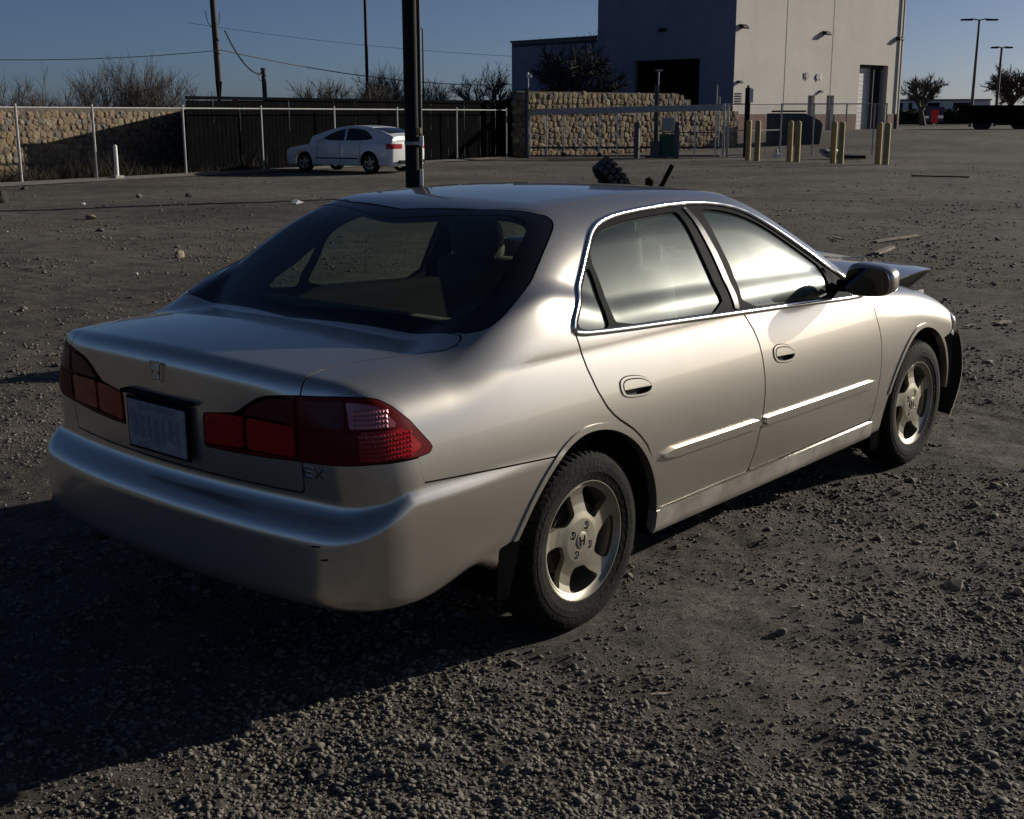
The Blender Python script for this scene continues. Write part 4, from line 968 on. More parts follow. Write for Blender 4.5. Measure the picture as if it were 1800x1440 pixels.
# ---- poles and wires
def pole(name, label, loc, h, r0, r1, m, cat='pole', n_=14, par=None):
    t = thing(name, label, cat, loc); MB().tube([(0, 0, -.3), (0, 0, h)], [r0, r1], n_).build('shaft', m, t, True); return t
PB_ = at(724.5, 27.6, z=0)
t = thing('steel_pole', 'thick black steel pole standing behind the sedan, hiding the white car\'s tail', 'pole', PB_, YAW-math.pi/2)
MB().tube([(0, 0, -.2), (0, 0, 9)], .165, 28).build('shaft', B['steel_dark'], t, True)
MB().tube([(.195, -.02, .05), (.195, -.02, 9)], .030, 10).build('conduit', B['grey_post'], t, True)
MB().box((.20, -.03, 1.20), (.09, .12, .22), bev=.01).build('junction_box', B['white'], t)
MB().box((.19, -.07, .42), (.075, .05, .36), bev=.008).build('white_plate', B['white'], t)
MB().box((.15, -.10, 1.42), (.10, .08, .12), bev=.01).build('yellow_tag', B['yellow'], t)
MB().lathe([(.166, 1.12), (.176, 1.13), (.176, 1.18), (.166, 1.19)], 28, 'Z').build('strap_band', B['galv'], t); MB().box((-.03, 0, .02), (.62, .62, .06), bev=.01).build('base_plate', B['steel_dark'], t)
DU = 62; up_ = at(391, DU, z=.2); hU = 10.5
t = thing('utility_pole', 'tall wooden utility pole carrying overhead wires at the left', 'utility pole', up_)
MB().tube([(-.22, 0.0, -.5), (-.05, 0, 3.2), (.10-.35, 0, hU)], [.17, .155, .12], 14).build('shaft', B['wood'], t, True)
zt_ = (205-58)*DU/FPX+1.716; xo = -.17
mb = MB()
for s in (-1, 1): mb.tube([(xo, 0, zt_-.25), (xo+s*.13, 0, zt_-.20), (xo+s*.32, 0, zt_), (xo+s*.42, .05, zt_+.55)], .018, 5)
mb.build('jumper_wires', B['wire'], t); mb = MB()
for s in (-1, 0, 1): mb.lathe([(.03, 0), (.07, .03), (.04, .06), (.07, .09), (.04, .13), (0, .14)], 10, 'Z', (xo-.12+s*.55, 0, zt_+1.25))
mb.build('insulators', B['plastic'] if 'plastic' in B else B['dark'], t)['kind'] = 'stuff'
MB().box((xo-.12, -.12, zt_+1.2), (1.6, .09, .11)).build('cross_arm', B['wood'], t)
DS = 66; sp = at(470, DS, z=.2); hs = (205-126)*DS/FPX+1.716-.2
t = thing('utility_pole', 'short wooden service pole where the thick sagging cable ends', 'utility pole', sp)
MB().tube([(0, 0, -.4), (-.07, 0, hs)], [.13, .115], 12).build('shaft', B['wood'], t, True)
MB().box((-.08, 0, hs-.02), (.20, .18, .18), bev=.02).tube([(-.10, 0, hs-.16), (-.34, 0, hs-.22), (-.44, 0, hs-.2)], .035, 6).build('clamp', B['dark'], t)
MB().tube([(-.44, 0, hs-.2), (-.42, 0, hs-.45), (-.28, 0, hs-.6), (-.10, 0, hs-.5)], .014, 5).build('cable_loop', B['wire'], t)
def cable(name, label, a_, b_, sag, r, group=None):
    pts = []
    for k in range(33):
        s_ = k/32; p = a_.lerp(b_, s_); p.z -= sag*4*s_*(1-s_); pts.append(p)
    return tag(MB().tube(pts, r, 6).build(name, B['wire']), label, 'cable', group)
cable('service_cable', 'thick black cable sagging from the tall pole to the short pole', at(395, DU-.2, 54), at(461, DS-.3, 131.5), .5, .040)
pU = at(389, DU-.3, 88)
cable('overhead_wire', 'single overhead wire running left from the tall wooden pole', at(-200, 52, 99), pU, .28, .020, 'overhead wires')
cable('overhead_wire', 'single overhead wire sloping right from the tall wooden pole', pU, at(1010, 95, 140), .9, .026, 'overhead wires')
cable('overhead_wire', 'faint higher overhead wire crossing behind the black pole', at(330, 120, 40), at(990, 120, 103), .5, .018, 'overhead wires')
DL = 70; t = pole('lamp_pole', 'thin dark lamp pole left of the thick black pole', at(648, DL, z=0), 9.5, .10, .075, B['steel_dark'], 'lamp pole')
DL = 95; p = at(746, DL, z=.8); hl_ = (205-62)*DL/FPX+.9
t = pole('street_light', 'slender street light with one short arm right of the black pole', p, hl_, .10, .06, B['galv_dark'], 'street light')
MB().tube([(0, 0, hl_), (-.25*_r[0]-.0, -.25*_r[1], hl_+.25), (-.38*_r[0], -.38*_r[1], hl_+.05)], .04, 6).build('arm', B['galv_dark'], t); MB().box((-.36*_r[0], -.36*_r[1], hl_+.18), (.16, .34, .12), bev=.03).build('lamp_head', B['galv_dark'], t)
for (px, top, D, hw, lab) in ((1704, 48, 100, 1.25, 'nearer twin-arm light pole at the right'), (1747, 93, 104, .75, 'shorter twin-headed light pole at the far right')):
    p = at(px, D, z=.85); h = (205-top)*D/FPX+.87; t = thing('street_light', lab, 'street light', p, YAW-math.pi/2+.05, 'twin light poles')
    MB().tube([(0, 0, -.2), (.06*h/7, 0, h)], [.14, .085], 12).build('shaft', B['galv_dark'], t, True)
    for s in (-1, 1): MB().tube([(.06*h/7, 0, h-.05), (.06*h/7+s*hw*.4, 0, h+.04), (.06*h/7+s*hw, 0, h)], [.05, .05, .05], 6).build('arm', B['galv_dark'], t); MB().box((.06*h/7+s*hw*.8, 0, h-.02), (hw*.7, .36, .13), bev=.03).build('lamp_head', B['steel_dark'], t)
# stop sign above the dark fence
DSg = 58; p = at(417, DSg, z=.0); hz_ = (205-184)*DSg/FPX+1.716-.02
t = thing('stop_sign', 'red octagonal STOP sign whose top shows above the dark fence', 'sign', p, YAW-math.pi/2)
oc = [(.24*math.cos(R(22.5+45*k))/math.cos(R(22.5))*1.0, .24*math.sin(R(22.5+45*k))/math.cos(R(22.5))) for k in range(8)]
Mz = Matrix(((1, 0, 0, 0), (0, 0, -1, 0), (0, 1, 0, hz_), (0, 0, 0, 1)))
MB().prism([(x*1.06, y*1.06) for x, y in oc], .01, Mz).build('border', B['white'], t); MB().prism(oc, .006, Mz, .011).build('sign_face', B['red'], t)
ML = Matrix(((1, 0, 0, 0), (0, 0, -1, -.018), (0, 1, 0, hz_), (0, 0, 0, 1)))
def tx(mb_strokes, ox, sc): return [((ox+a0*sc, b0*sc*1.6), (ox+a1*sc, b1*sc*1.6)) for a0, b0, a1, b1 in mb_strokes]
GL = {'S': [(.4, .5, -.4, .5), (-.4, .5, -.4, 0), (-.4, 0, .4, 0), (.4, 0, .4, -.5), (.4, -.5, -.4, -.5)], 'T': [(-.45, .5, .45, .5), (0, .5, 0, -.5)], 'O': [(-.4, .5, .4, .5), (.4, .5, .4, -.5), (.4, -.5, -.4, -.5), (-.4, -.5, -.4, .5)], 'P': [(-.4, -.5, -.4, .5), (-.4, .5, .4, .5), (.4, .5, .4, 0), (.4, 0, -.4, 0)]}
for k, ch in enumerate('STOP'): letters(tx(GL[ch], -.15+.10*k, .075), .018, ML, 'letter_'+ch.lower(), B['white'], t, .003)
MB().tube([(0, .02, -.2), (0, .02, hz_+.2)], .03, 8).build('post', B['galv'], t)
# dark bush top peeking above the fence
shrub('bare_shrub', 'small dark bush peeking above the fence between wall and tall pole', 'shrub', at(372, 46, z=0), (205-186)*46/FPX+1.72, 1.3, 14, 77, B['bark'], None, r=.035, nb=6)

# ---- stone wall with the sliding gate
DG = 54.3
gw0 = at(908, 55.0, z=0)
stone_wall('stone_wall', 'tall tan rubble stone wall behind the sliding gate', gw0, 11.2, R(-9), 2.8, .45, .31, 9, hfun=lambda u: 2.78 if u < 10.7 else 2.5)
gl_ = gw0+Vector((math.cos(R(-9)), math.sin(R(-9)), 0))*11.25
stone_wall('stone_wall', 'lower stone wall section seen through the right part of the gate', gl_, 3.6, R(-9), 1.95, .4, .31, 10, limit=200)
pl_ = at(901, 54.3, z=0)
stone_wall('stone_pillar', 'square stone pillar at the left end of the gate wall', pl_, .58, YAW-math.pi/2, 2.72, .5, .27, 12)
gp = at(925, DG, z=0); gq = at(1266, 53.6, z=0); gd = (gq-gp); GA = math.atan2(gd.y, gd.x); GL_ = gd.length
gate = thing('sliding_gate', 'long cantilever sliding gate with a thick top beam and pale uprights', 'gate', gp, GA)
gu = lambda px: ((px-925)/(1266-925))*GL_
MB().box((GL_/2, 0, 1.98), (GL_+.1, .10, .26), rot=Matrix.Rotation(-.022, 3, 'Y'), bev=.01).build('top_beam', B['galv'], gate)
MB().box((GL_/2, 0, .42), (GL_, .07, .09)).build('bottom_rail', B['galv_dark'], gate); MB().box((GL_/2, 0, .07), (GL_, .07, .07)).build('ground_rail', B['galv_dark'], gate)
MB().box((gu(1215), .0, 1.04), (gu(1260)-gu(1165), .05, .045)).build('middle_rail', B['galv_dark'], gate)
pk = None
for px in (932, 962, 992, 1023, 1055, 1086, 1120, 1187, 1222, 1258):
    o = MB().tube([(0, -.02, .05), (0, -.02, 1.86)], .036, 6).build('upright', B['white'], gate) if pk is None else copy_part(pk, gate)
    pk = pk or o; o.location = (gu(px), 0, 0)
for px in (992, 1055, 1120): MB().lathe([(.0, -.05), (.10, -.05), (.10, .05), (0, .05)], 12, 'Y', (gu(px), -.02, .12)).build('roller', B['dark'], gate)
for (px, top, lab) in ((926, 135, 'tall dark gate post with a small camera at the gate\'s left end'), (1153, 130, 'tall gate post with a T-shaped cap near the middle of the gate')):
    p = at(px, DG-.35, z=0); h = (205-top)*DG/FPX+1.716; t = thing('gate_post', lab, 'post', p, YAW-math.pi/2, 'tall gate posts')
    MB().box((0, 0, h*.42), (.17, .17, h*.84), bev=.01).build('post', B['galv_dark'], t); MB().tube([(.05, -.06, .1), (.05, -.06, h)], .03, 8).build('conduit', B['galv'], t)
    if px < 1000: MB().box((.10, -.08, h-.10), (.17, .22, .13), rz=.4, bev=.02).lathe([(.06, h), (0, h+.08)], 8, 'Z', (.05, -.06, 0)).build('camera', B['white'], t)
    else: MB().box((.05, -.06, h), (.26, .10, .06), bev=.015).build('cap', B['galv'], t)
t = thing('gate_operator', 'dark gate motor box beside the green cabinet', 'machine', at(1151, DG-.8, z=0), YAW-math.pi/2)
MB().box((0, 0, .34), (.34, .34, .68), bev=.02).build('housing', B['grey_post'], t); MB().box((.1, .02, .05), (.95, .55, .10), bev=.01).build('base', B['grey_post'], t)
t = thing('utility_cabinet', 'dark green utility cabinet behind two grey bollards', 'cabinet', at(1174, DG-.5, z=0), YAW-math.pi/2)
MB().box((0, 0, .52), (.68, .50, .92), bev=.015).build('body', B['green'], t); MB().box((0, 0, .035), (.75, .58, .07)).build('base', B['grey_post'], t); MB().box((0, -.255, .52), (.60, .012, .80), bev=.004).build('door', B['green'], t)
MB().box((.0, .05, 1.38), (.52, .08, .55), bev=.01).build('sign_panel', B['galv'], t)
for (px, lab) in ((1119.5, 'grey bollard left of the green cabinet'), (1190, 'grey bollard right of the green cabinet')):
    t = thing('bollard', lab, 'bollard', at(px, DG-1.6, z=0), 0, 'grey bollards by the gate')
    MB().tube([(0, 0, -.1), (0, 0, 1.42)], .115, 16).lathe([(.115, 1.42), (.08, 1.48), (0, 1.50)], 16, 'Z').build('pipe', B['grey_post'], t, True)
# yellow bollards, in four pairs
for i, (px, D, z0) in enumerate(((1316, 50.2, 0), (1332, 49.6, 0), (1389.5, 48.8, 0), (1403, 48.2, 0), (1466.5, 47.0, 0), (1480, 46.4, 0), (1546, 45.8, 0), (1560, 45.3, 0))):
    lab = ('first pair from the gate', 'second pair from the gate', 'third pair from the gate', 'last pair, nearest the right')[i//2]
    t = thing('bollard', ('left' if i % 2 == 0 else 'right')+' yellow bollard of the '+lab, 'bollard', at(px, D, z=z0), 0, 'yellow bollards by the gate')
    h = 1.50-.012*i
    MB().tube([(0, 0, -.1), (0, 0, h)], .112, 18).build('pipe', B['yellow'], t, True); MB().lathe([(.112, h), (.095, h+.04), (.05, h+.065), (0, h+.07)], 18, 'Z').build('cap', B['yellow'], t, True)
# chain-link panels to the right of the gate
cf2 = thing('chain_link_fence', 'chain-link fence with a walk gate between the sliding gate and the big building', 'fence', at(1272, 54.0, z=0), 0)
o0 = cf2.location.copy(); loc = lambda v: tuple(v-o0)
top_z = lambda D: (205-184)*D/FPX+1.716
PT = [(1272, 54.0), (1279, 54.2), (1312, 54.3), (1372, 55.5), (1429, 56.0), (1486, 56.5), (1535, 57.0), (1556, 57.2)]
for i, (px, D) in enumerate(PT):
    p = at(px, D, z=0); h = top_z(D); MB().tube([loc(p), loc(p+Vector((0, 0, h)))], .055 if i in (0, 1) else .035, 8).build('post', B['galv'], cf2)
for i in range(1, len(PT)-1):
    a_, b_ = at(*PT[i], z=0), at(*PT[i+1], z=0); ha, hb = top_z(PT[i][1]), top_z(PT[i+1][1]); f_ = lambda p, z: tuple(p+Vector((0, 0, z))-o0)
    MB().tube([f_(a_, ha-.03), f_(b_, hb-.03)], .03, 6).build('top_rail', B['galv'], cf2)
    if i < 3: MB().tube([f_(a_, 1.10), f_(b_, 1.12)], .026, 6).build('middle_rail', B['galv'], cf2)
    if i < 2: MB().tube([f_(a_, .08), f_(b_, .10)], .026, 6).build('bottom_rail', B['galv'], cf2)
V = []; Fm = []
for i in range(1, len(PT)-1):
    a_, b_ = at(*PT[i], z=0)-o0, at(*PT[i+1], z=0)-o0; Ld = (b_-a_).length; d = (b_-a_).normalized(); H = top_z(PT[i][1])-.05; u = -H
    while u < Ld:
        for sg in (0, 1):
            ua, za, ub, zb = (u, 0, u+H, H) if sg == 0 else (u+H, 0, u, H)
            lo, hi = min(ua, ub), max(ua, ub)
            pa = [ua, za]; pb = [ub, zb]
            for q_ in (pa, pb):
                c_ = min(max(q_[0], 0), Ld); q_[1] = za+(zb-za)*((c_-ua)/(ub-ua)); q_[0] = c_
            if abs(pa[0]-pb[0]) > .05:
                k0 = len(V); w_ = .003
                for (uu, zz) in (pa, pb): c_ = a_+d*uu+Vector((0, 0, zz)); V += [c_-d*w_, c_+d*w_, c_+Vector((w_, -w_, 0))]
                Fm += [(k0, k0+1, k0+4, k0+3), (k0+1, k0+2, k0+5, k0+4), (k0+2, k0, k0+3, k0+5)]
        u += .16
MB().add(V, Fm).build('wire_mesh', B['galv'], cf2)['kind'] = 'stuff'
p = at(1312, 53.9, z=0); h = (205-158)*53.9/FPX+1.716
t = thing('gate_post', 'dark post with a white box near its top, right of the sliding gate', 'post', p, YAW-math.pi/2)
MB().box((0, 0, h/2), (.20, .20, h), bev=.01).build('post', B['steel_dark'], t); MB().box((.13, -.06, h-.32), (.16, .14, .95*.6), bev=.02).build('box', B['white'], t)
MB().tube([(0, 0, h), (0, 0, h+.10)], .05, 8).build('finial', B['dark'], t)
for (px, D) in ((1263, 55.2), (1258, 55.6)):
    h = (205-153)*D/FPX+1.716-(.5 if px > 1260 else 0)
    pole('thin_post', 'taller thin pipe behind the right end of the gate' if px < 1260 else 'shorter thin pipe behind the right end of the gate', at(px, D, z=0), h, .03, .03, B['galv'], 'post', 8)

# ---- big building: corner at px 1290
zb = .72; c0 = at(1290, 73, 140, z=zb); A1 = R(-6); A2 = R(84)
d1 = Vector((math.cos(A1), math.sin(A1), 0)); d2 = Vector((math.cos(A2), math.sin(A2), 0))
bl = thing('warehouse', 'tall beige stucco warehouse with a brown base and a roll-up door', 'building', c0, A1)
HB = 9.6; LB = 21.0; WB = 10.6
# local x along the lit right face, local y going back along the dark face
def hole_wall(L_, H, th, holes, axis):
    """wall panel along +x (axis 0) or +y (axis 1), outside face at 0, with rectangular openings (u0,u1,z0,z1)"""
    us_ = sorted({0, L_, *[h[0] for h in holes], *[h[1] for h in holes]}); zs = sorted({-1.0, H, *[h[2] for h in holes], *[h[3] for h in holes]}); mb = MB()
    for i in range(len(us_)-1):
        for j in range(len(zs)-1):
            u, z = (us_[i]+us_[i+1])/2, (zs[j]+zs[j+1])/2
            if any(h[0] < u < h[1] and h[2] < z < h[3] for h in holes): continue
            a_, b_, c_, d_ = us_[i], us_[i+1], zs[j], zs[j+1]
            f_ = (lambda uu, ww, zz: (uu, ww, zz)) if axis == 0 else (lambda uu, ww, zz: (ww, uu, zz))
            mb.add([f_(a_, 0, c_), f_(b_, 0, c_), f_(b_, 0, d_), f_(a_, 0, d_)], [(0, 1, 2, 3)])
    for h in holes:
        f_ = (lambda uu, ww, zz: (uu, ww, zz)) if axis == 0 else (lambda uu, ww, zz: (ww, uu, zz))
        a_, b_, c_, d_ = h
        mb.add([f_(a_, 0, c_), f_(b_, 0, c_), f_(b_, 0, d_), f_(a_, 0, d_), f_(a_, th, c_), f_(b_, th, c_), f_(b_, th, d_), f_(a_, th, d_)], [(0, 1, 5, 4), (1, 2, 6, 5), (2, 3, 7, 6), (3, 0, 4, 7)])
    return mb
def wu(px, base, d):
    """distance along a wall from its corner to a photo column"""
    lat = (px-900)/FPX; v = FW+lat*RT+(720-140)/FPX*UP; A = np.array([[v[0], -d.x], [v[1], -d.y]]); s_ = np.linalg.solve(A, [base.x-CAM[0], base.y-CAM[1]]); return s_[1], depth_of(base.x+s_[1]*d.x, base.y+s_[1]*d.y)
def wz(py, D): return (205-py)*D/FPX+1.716-zb
(u_a, Da), (u_b, Db) = wu(1510, c0, d1), wu(1560, c0, d1); (m_a, Dm), (m_b, _) = wu(1422, c0, d1), wu(1434, c0, d1); (n_a, Dn), (n_b, _) = wu(1455, c0, d1), wu(1468, c0, d1)
LB = wu(1584, c0, d1)[0]
hl_ = [(u_a, u_b, .05, wz(120, Da)), (m_a, m_b, .02, wz(171, Dm)), (n_a, n_b, .02, wz(171, Dn))]
hole_wall(LB, HB, .55, hl_, 0).build('wall', B['beige'], bl)
(g_b, Dg1), (g_a, Dg2) = wu(1115, c0, d2), wu(1229, c0, d2)
hole_wall(WB, HB, .35, [(g_a, g_b, .0, wz(114, Dg1))], 1).build('wall', B['shaded_wall'], bl)
MB().box((LB/2, WB/2, HB-.25), (LB-.5, WB-.5, .2)).build('roof', B['galv_dark'], bl)
MB().add([(LB, 0, -1), (LB, WB, -1), (LB, WB, HB), (LB, 0, HB), (0, WB, -1), (0, WB, HB)], [(0, 1, 2, 3), (1, 4, 5, 2)]).build('wall', B['beige'], bl)
MB().box((LB/2, -.05, HB+.06), (LB+.2, .3, .14)).build('coping', B['galv_dark'], bl); MB().box((-.05, WB/2, HB+.06), (.3, WB, .14)).build('coping', B['galv_dark'], bl)
zw = wz(202, 78)
segs = [(0.02, m_a-.08), (m_b+.08, n_a-.08), (n_b+.08, u_a-.15), (u_b+.25, LB-.02)]
for a_, b_ in segs: MB().box(((a_+b_)/2, -.02, (zw-1)/2), (b_-a_, .06, zw+1)).build('wainscot', B['brown'], bl)
for u_j in (LB*.27, LB*.54): MB().box((u_j, -.004, HB/2+.6), (.045, .012, HB-1.4)).build('control_joint', B['brown'] if 0 else B['grey_post'], bl)
MB().tube([(LB-.35, -.09, HB-.2), (LB-.35, -.09, .1)], .06, 8).build('downpipe', B['beige'], bl)
# doors
nsl = 14; zt2 = wz(120, Da); rd = part_empty('roller_door', bl)
u_m = u_a+(u_b-u_a)*.62; zt2d = zt2; zt2 = zt2*.955
for k in range(nsl): MB().box(((u_a+u_m)/2, .50+.0, .06+(zt2-.06)*(k+.5)/nsl), (u_m-u_a-.02, .03, (zt2-.06)/nsl-.02), bev=.006).build('slat', B['door_white'], rd)
MB().box(((u_a+u_m)/2, .55, zt2/2), (u_m-u_a, .03, zt2)).build('door_backing', B['door_white'], rd)
MB().box((u_m+.03, .40, zt2d/2), (.09, .28, zt2d-.02)).build('jamb_shade', B['dark'], rd); MB().box(((u_m+u_b)/2, .56, zt2d/2), (u_b-u_m, .02, zt2d)).box(((u_a+u_b)/2, .44, (zt2+zt2d)/2), (u_b-u_a-.02, .2, zt2d-zt2)).build('doorway_shade', B['dark'], rd)  # dark boxes stand in for shade beside the right jamb and under the lintel
MB().box(((u_a+u_b)/2, .30, .03), (u_b-u_a-.04, .40, .06)).build('threshold', B['yellow'], bl)
for (a_, b_, D_) in ((m_a, m_b, Dm), (n_a, n_b, Dn)):
    zt3 = wz(171, D_); d_ = MB().box(((a_+b_)/2, .24, zt3/2), (b_-a_-.05, .05, zt3-.04), bev=.006).build('door', B['door_blue'], bl); MB().box((b_-.12, .20, zt3*.48), (.05, .06, .14), bev=.01).build('handle', B['galv'], d_)
gd_ = part_empty('roller_door', bl); zt4 = wz(114, Dg1)
for k in range(16): MB().box((.30, (g_a+g_b)/2, zt4*(k+.5)/16), (.03, g_b-g_a-.02, zt4/16-.02), bev=.006).build('slat', B['dark_sheet'], gd_)
MB().box((.36, (g_a+g_b)/2, zt4/2), (.02, g_b-g_a, zt4)).build('door_backing', B['dark_sheet'], gd_)
# hooded wall lamps
def wlamp(u, z, sc=1.0, face=0):
    w_ = part_empty('wall_lamp', bl, (u, 0, z) if face == 0 else (0, u, z), (0, 0, 0 if face == 0 else -math.pi/2))
    prof_ = [(.0, .16), (-.10, .15), (-.26, .06), (-.34, -.06), (-.30, -.12), (-.05, -.02), (0, -.02)]
    V = [(sx*sc, y*sc, z_*sc) for sx in (-.26, .26) for y, z_ in prof_]; n_ = len(prof_)
    MB().add(V, [tuple(range(n_-1, -1, -1)), tuple(range(n_, 2*n_))]+[(i, (i+1) % n_, n_+(i+1) % n_, n_+i) for i in range(n_)]).build('hood', B['steel_dark'], w_); MB().box((0, -.16*sc, -.05*sc), (.3*sc, .18*sc, .06*sc)).build('lens', B['door_white'], w_)
for px, py in ((1301, 59), (1446, 70), (1574, 79)):
    u, D_ = wu(px, c0, d1); wlamp(u, wz(py, D_), .95)
u, D_ = wu(1164, c0, d2); wlamp(u, wz(64, D_), .8, 1)
u, D_ = wu(1443, c0, d1); wlamp(u, wz(165, D_), .5)
u, D_ = wu(1299, c0, d1); wlamp(u, wz(149, D_), .6)
for px, py in ((1418, 139), (1437, 141)):
    u, D_ = wu(px, c0, d1); t = thing('diamond_placard', 'left diamond hazard placard high on the beige wall' if px < 1420 else 'right diamond hazard placard high on the beige wall', 'sign', c0+d1*u+Vector((0, 0, wz(py, D_))), A1, 'diamond placards on the warehouse')
    MB().box((0, -.05, 0), (.36, .012, .36), rot=Matrix.Rotation(R(45), 3, 'Y')).build('plate', mat('dull placard', (.16, .13, .14), .6), t); MB().box((-.30 if px < 1420 else .30, -.02, 0), (.10, .03, .34), bev=.01).build('side_strip', B['grey_post'] if px < 1420 else B['white'], t)
# louvred vent by the corner
u, D_ = wu(1299, c0, d1); vt = part_empty('vent', bl, (u, -.02, wz(176, D_)))
for k in range(5): MB().box((0, 0, -.28+.14*k), (.55, .05, .07), rot=Matrix.Rotation(.5, 3, 'X')).build('slat', B['grey_post'], vt)
# low wing behind the gate wall
c1 = c0+d2*(WB+.02); wg_ = thing('building_wing', 'low flat-roofed wing at the left of the tall warehouse', 'building', c1, A1)
LW = wu(900, c0, d2)[0]-WB; HW = wz(75, wu(1057, c0, d2)[1])
hole_wall(LW, HW, .3, [], 1).build('wall', B['shaded_wall'], wg_); MB().box((10, LW/2, HW-.2), (20, LW-.05, .2)).build('roof', B['galv_dark'], wg_); MB().add([(0, LW, -1), (20, LW, -1), (20, LW, HW), (0, LW, HW)], [(0, 1, 2, 3)]).build('wall', B['shaded_wall'], wg_)
MB().box((-.04, LW/2, HW+.05), (.25, LW, .12)).build('coping', B['galv_dark'], wg_)
# dark green dumpster / bin in front of the lit face
dp = at(1394, 66.5, z=.33); t = thing('dumpster', 'dark green steel dumpster with a sloping side in front of the warehouse', 'dumpster', dp, YAW-math.pi/2+.05)
k_ = 66.5/FPX; prof_ = [((1354-1394)*k_, -.05), ((1433-1394)*k_, -.05), ((1437-1394)*k_, .95), ((1432-1394)*k_, 1.15), ((1406-1394)*k_, 1.52), ((1354-1394)*k_, 1.52)]
Md = Matrix(((1, 0, 0, 0), (0, 0, 1, -.8), (0, 1, 0, 0), (0, 0, 0, 1)))
MB().prism(prof_, 1.6, Md).build('body', B['dumpster'], t)
MB().box((-.28, 0, 1.62), (1.42, 1.55, .09), rz=0, bev=.02).build('lid', B['rubber_blk'], t)
for k in range(4): MB().box((-1.0+.62*k, -.83, .55), (.08, .06, 1.1)).build('rib', B['dumpster'], t)
# far right: low white building, hedge, sign, dark trailer
lo = at(1580, 150, z=.85); t = thing('low_building', 'long low white building far off at the right with dark windows', 'building', lo, YAW-math.pi/2-.05)
k_ = 150/FPX; MB().box((75*k_, 2, 1.25), (150*k_, 4, 2.7)).build('wall', B['white'], t)
for px, w_ in ((1581, 5), (1596, 6), (1630, 30), (1682, 28)): o = MB().box(((px-1580)*k_, -.02, 1.5), (w_*k_, .06, 1.7)).build('window', B['dark'], t)
MB().box((75*k_, 1.9, 2.68), (152*k_, 4.4, .15)).build('roof', B['galv_dark'], t)
V = []; Fm = []
for k in range(9000):
    px = 1574+150*rb.rand(); D = 128+3*rb.rand(); p = at(px, D, 215, z=.85+1.35*rb.rand()**.8); a_ = rb.rand()*6.28; s_ = .16+.12*rb.rand(); d = Vector((math.cos(a_), math.sin(a_), rb.randn()*.6))*s_; e2 = Vector((-math.sin(a_)*.5, math.cos(a_)*.5, rb.randn()*.7))*s_; k0 = len(V); V += [p, p+d, p+e2]; Fm.append((k0, k0+1, k0+2))
tag(MB().add(V, Fm).build('hedge', B['hedge']), kind='stuff')
t = thing('road_sign', 'small red, white and blue sign on a post beyond the lot', 'sign', at(1641, 96, z=.85), YAW-math.pi/2)
k_ = 96/FPX; zc_ = (205-203)*k_+1.716-.85
MB().box((0, 0, zc_+.0), (30*k_, .04, 26*k_)).build('board', B['navy'], t); MB().box((.0, -.03, zc_-.15), (12*k_, .03, 22*k_)).build('red_panel', B['red'], t); MB().box((.42, -.03, zc_-.18), (9*k_, .03, 5*k_)).box((-.60, -.03, zc_-.2), (6*k_, .03, 4*k_)).build('white_panel', B['white'], t); MB().tube([(0, .04, -.2), (0, .04, zc_)], .05, 8).build('post', B['galv'], t)
tl = at(1775, 82, z=.85); t = thing('trailer', 'big dark box trailer parked at the right edge of the lot', 'trailer', tl, YAW-math.pi/2+.06)
k_ = 82/FPX
MB().box((10*k_, 1.3, (205-184)*k_*.5+.55), (150*k_, 2.5, (205-184)*k_+.35), bev=.03).build('box_body', B['dark_sheet'], t)
for px in (1722, 1732, 1790, 1802): MB().lathe([(0, -.12), (.40, -.12), (.44, -.08), (.44, .08), (.40, .12), (0, .12)], 20, 'Y', ((px-1775)*k_, .2, .40)).build('wheel', B['rubber_blk'], t)
MB().box((20*k_, .05, .50), (90*k_, .06, .5)).build('side_skirt', B['dark_sheet'], t)
# debris by the third bollard pair and by the fence
t = thing('tarp_heap', 'pale crumpled heap of scrap behind the third bollard pair', 'scrap', at(1462, 51.5, z=0), 0)
q = random.Random(4); mb = MB()
for k in range(7): mb.box((q.uniform(-.3, .3), q.uniform(-.2, .2), .12+.08*k*.5), (q.uniform(.25, .5), q.uniform(.2, .4), .10), rot=Euler((q.uniform(-.5, .5), q.uniform(-.5, .5), q.random()*3)).to_matrix(), bev=.03)
mb.build('scrap_sheet', B['galv'], t)['kind'] = 'stuff'
t = thing('flat_scrap', 'long flat dark and white panel lying behind the third bollard pair', 'scrap', at(1498, 51.0, z=0), YAW-math.pi/2)
MB().box((-.25, 0, .20), (.55, .3, .05), rot=Matrix.Rotation(.1, 3, 'Y')).build('white_panel', B['white'], t); MB().box((0, 0, .10), (1.1, .5, .14), bev=.03).build('dark_panel', B['rubber_blk'], t)
t = thing('pipe_stub', 'small white pipe fitting on the ground behind the second bollard pair', 'pipe', at(1368, 53, z=0), YAW-math.pi/2)
MB().box((0, 0, .10), (.34, .2, .16), bev=.03).build('base', B['white'], t); MB().tube([(0, 0, .15), (-.05, 0, .36)], .05, 8).build('stub', B['galv'], t)

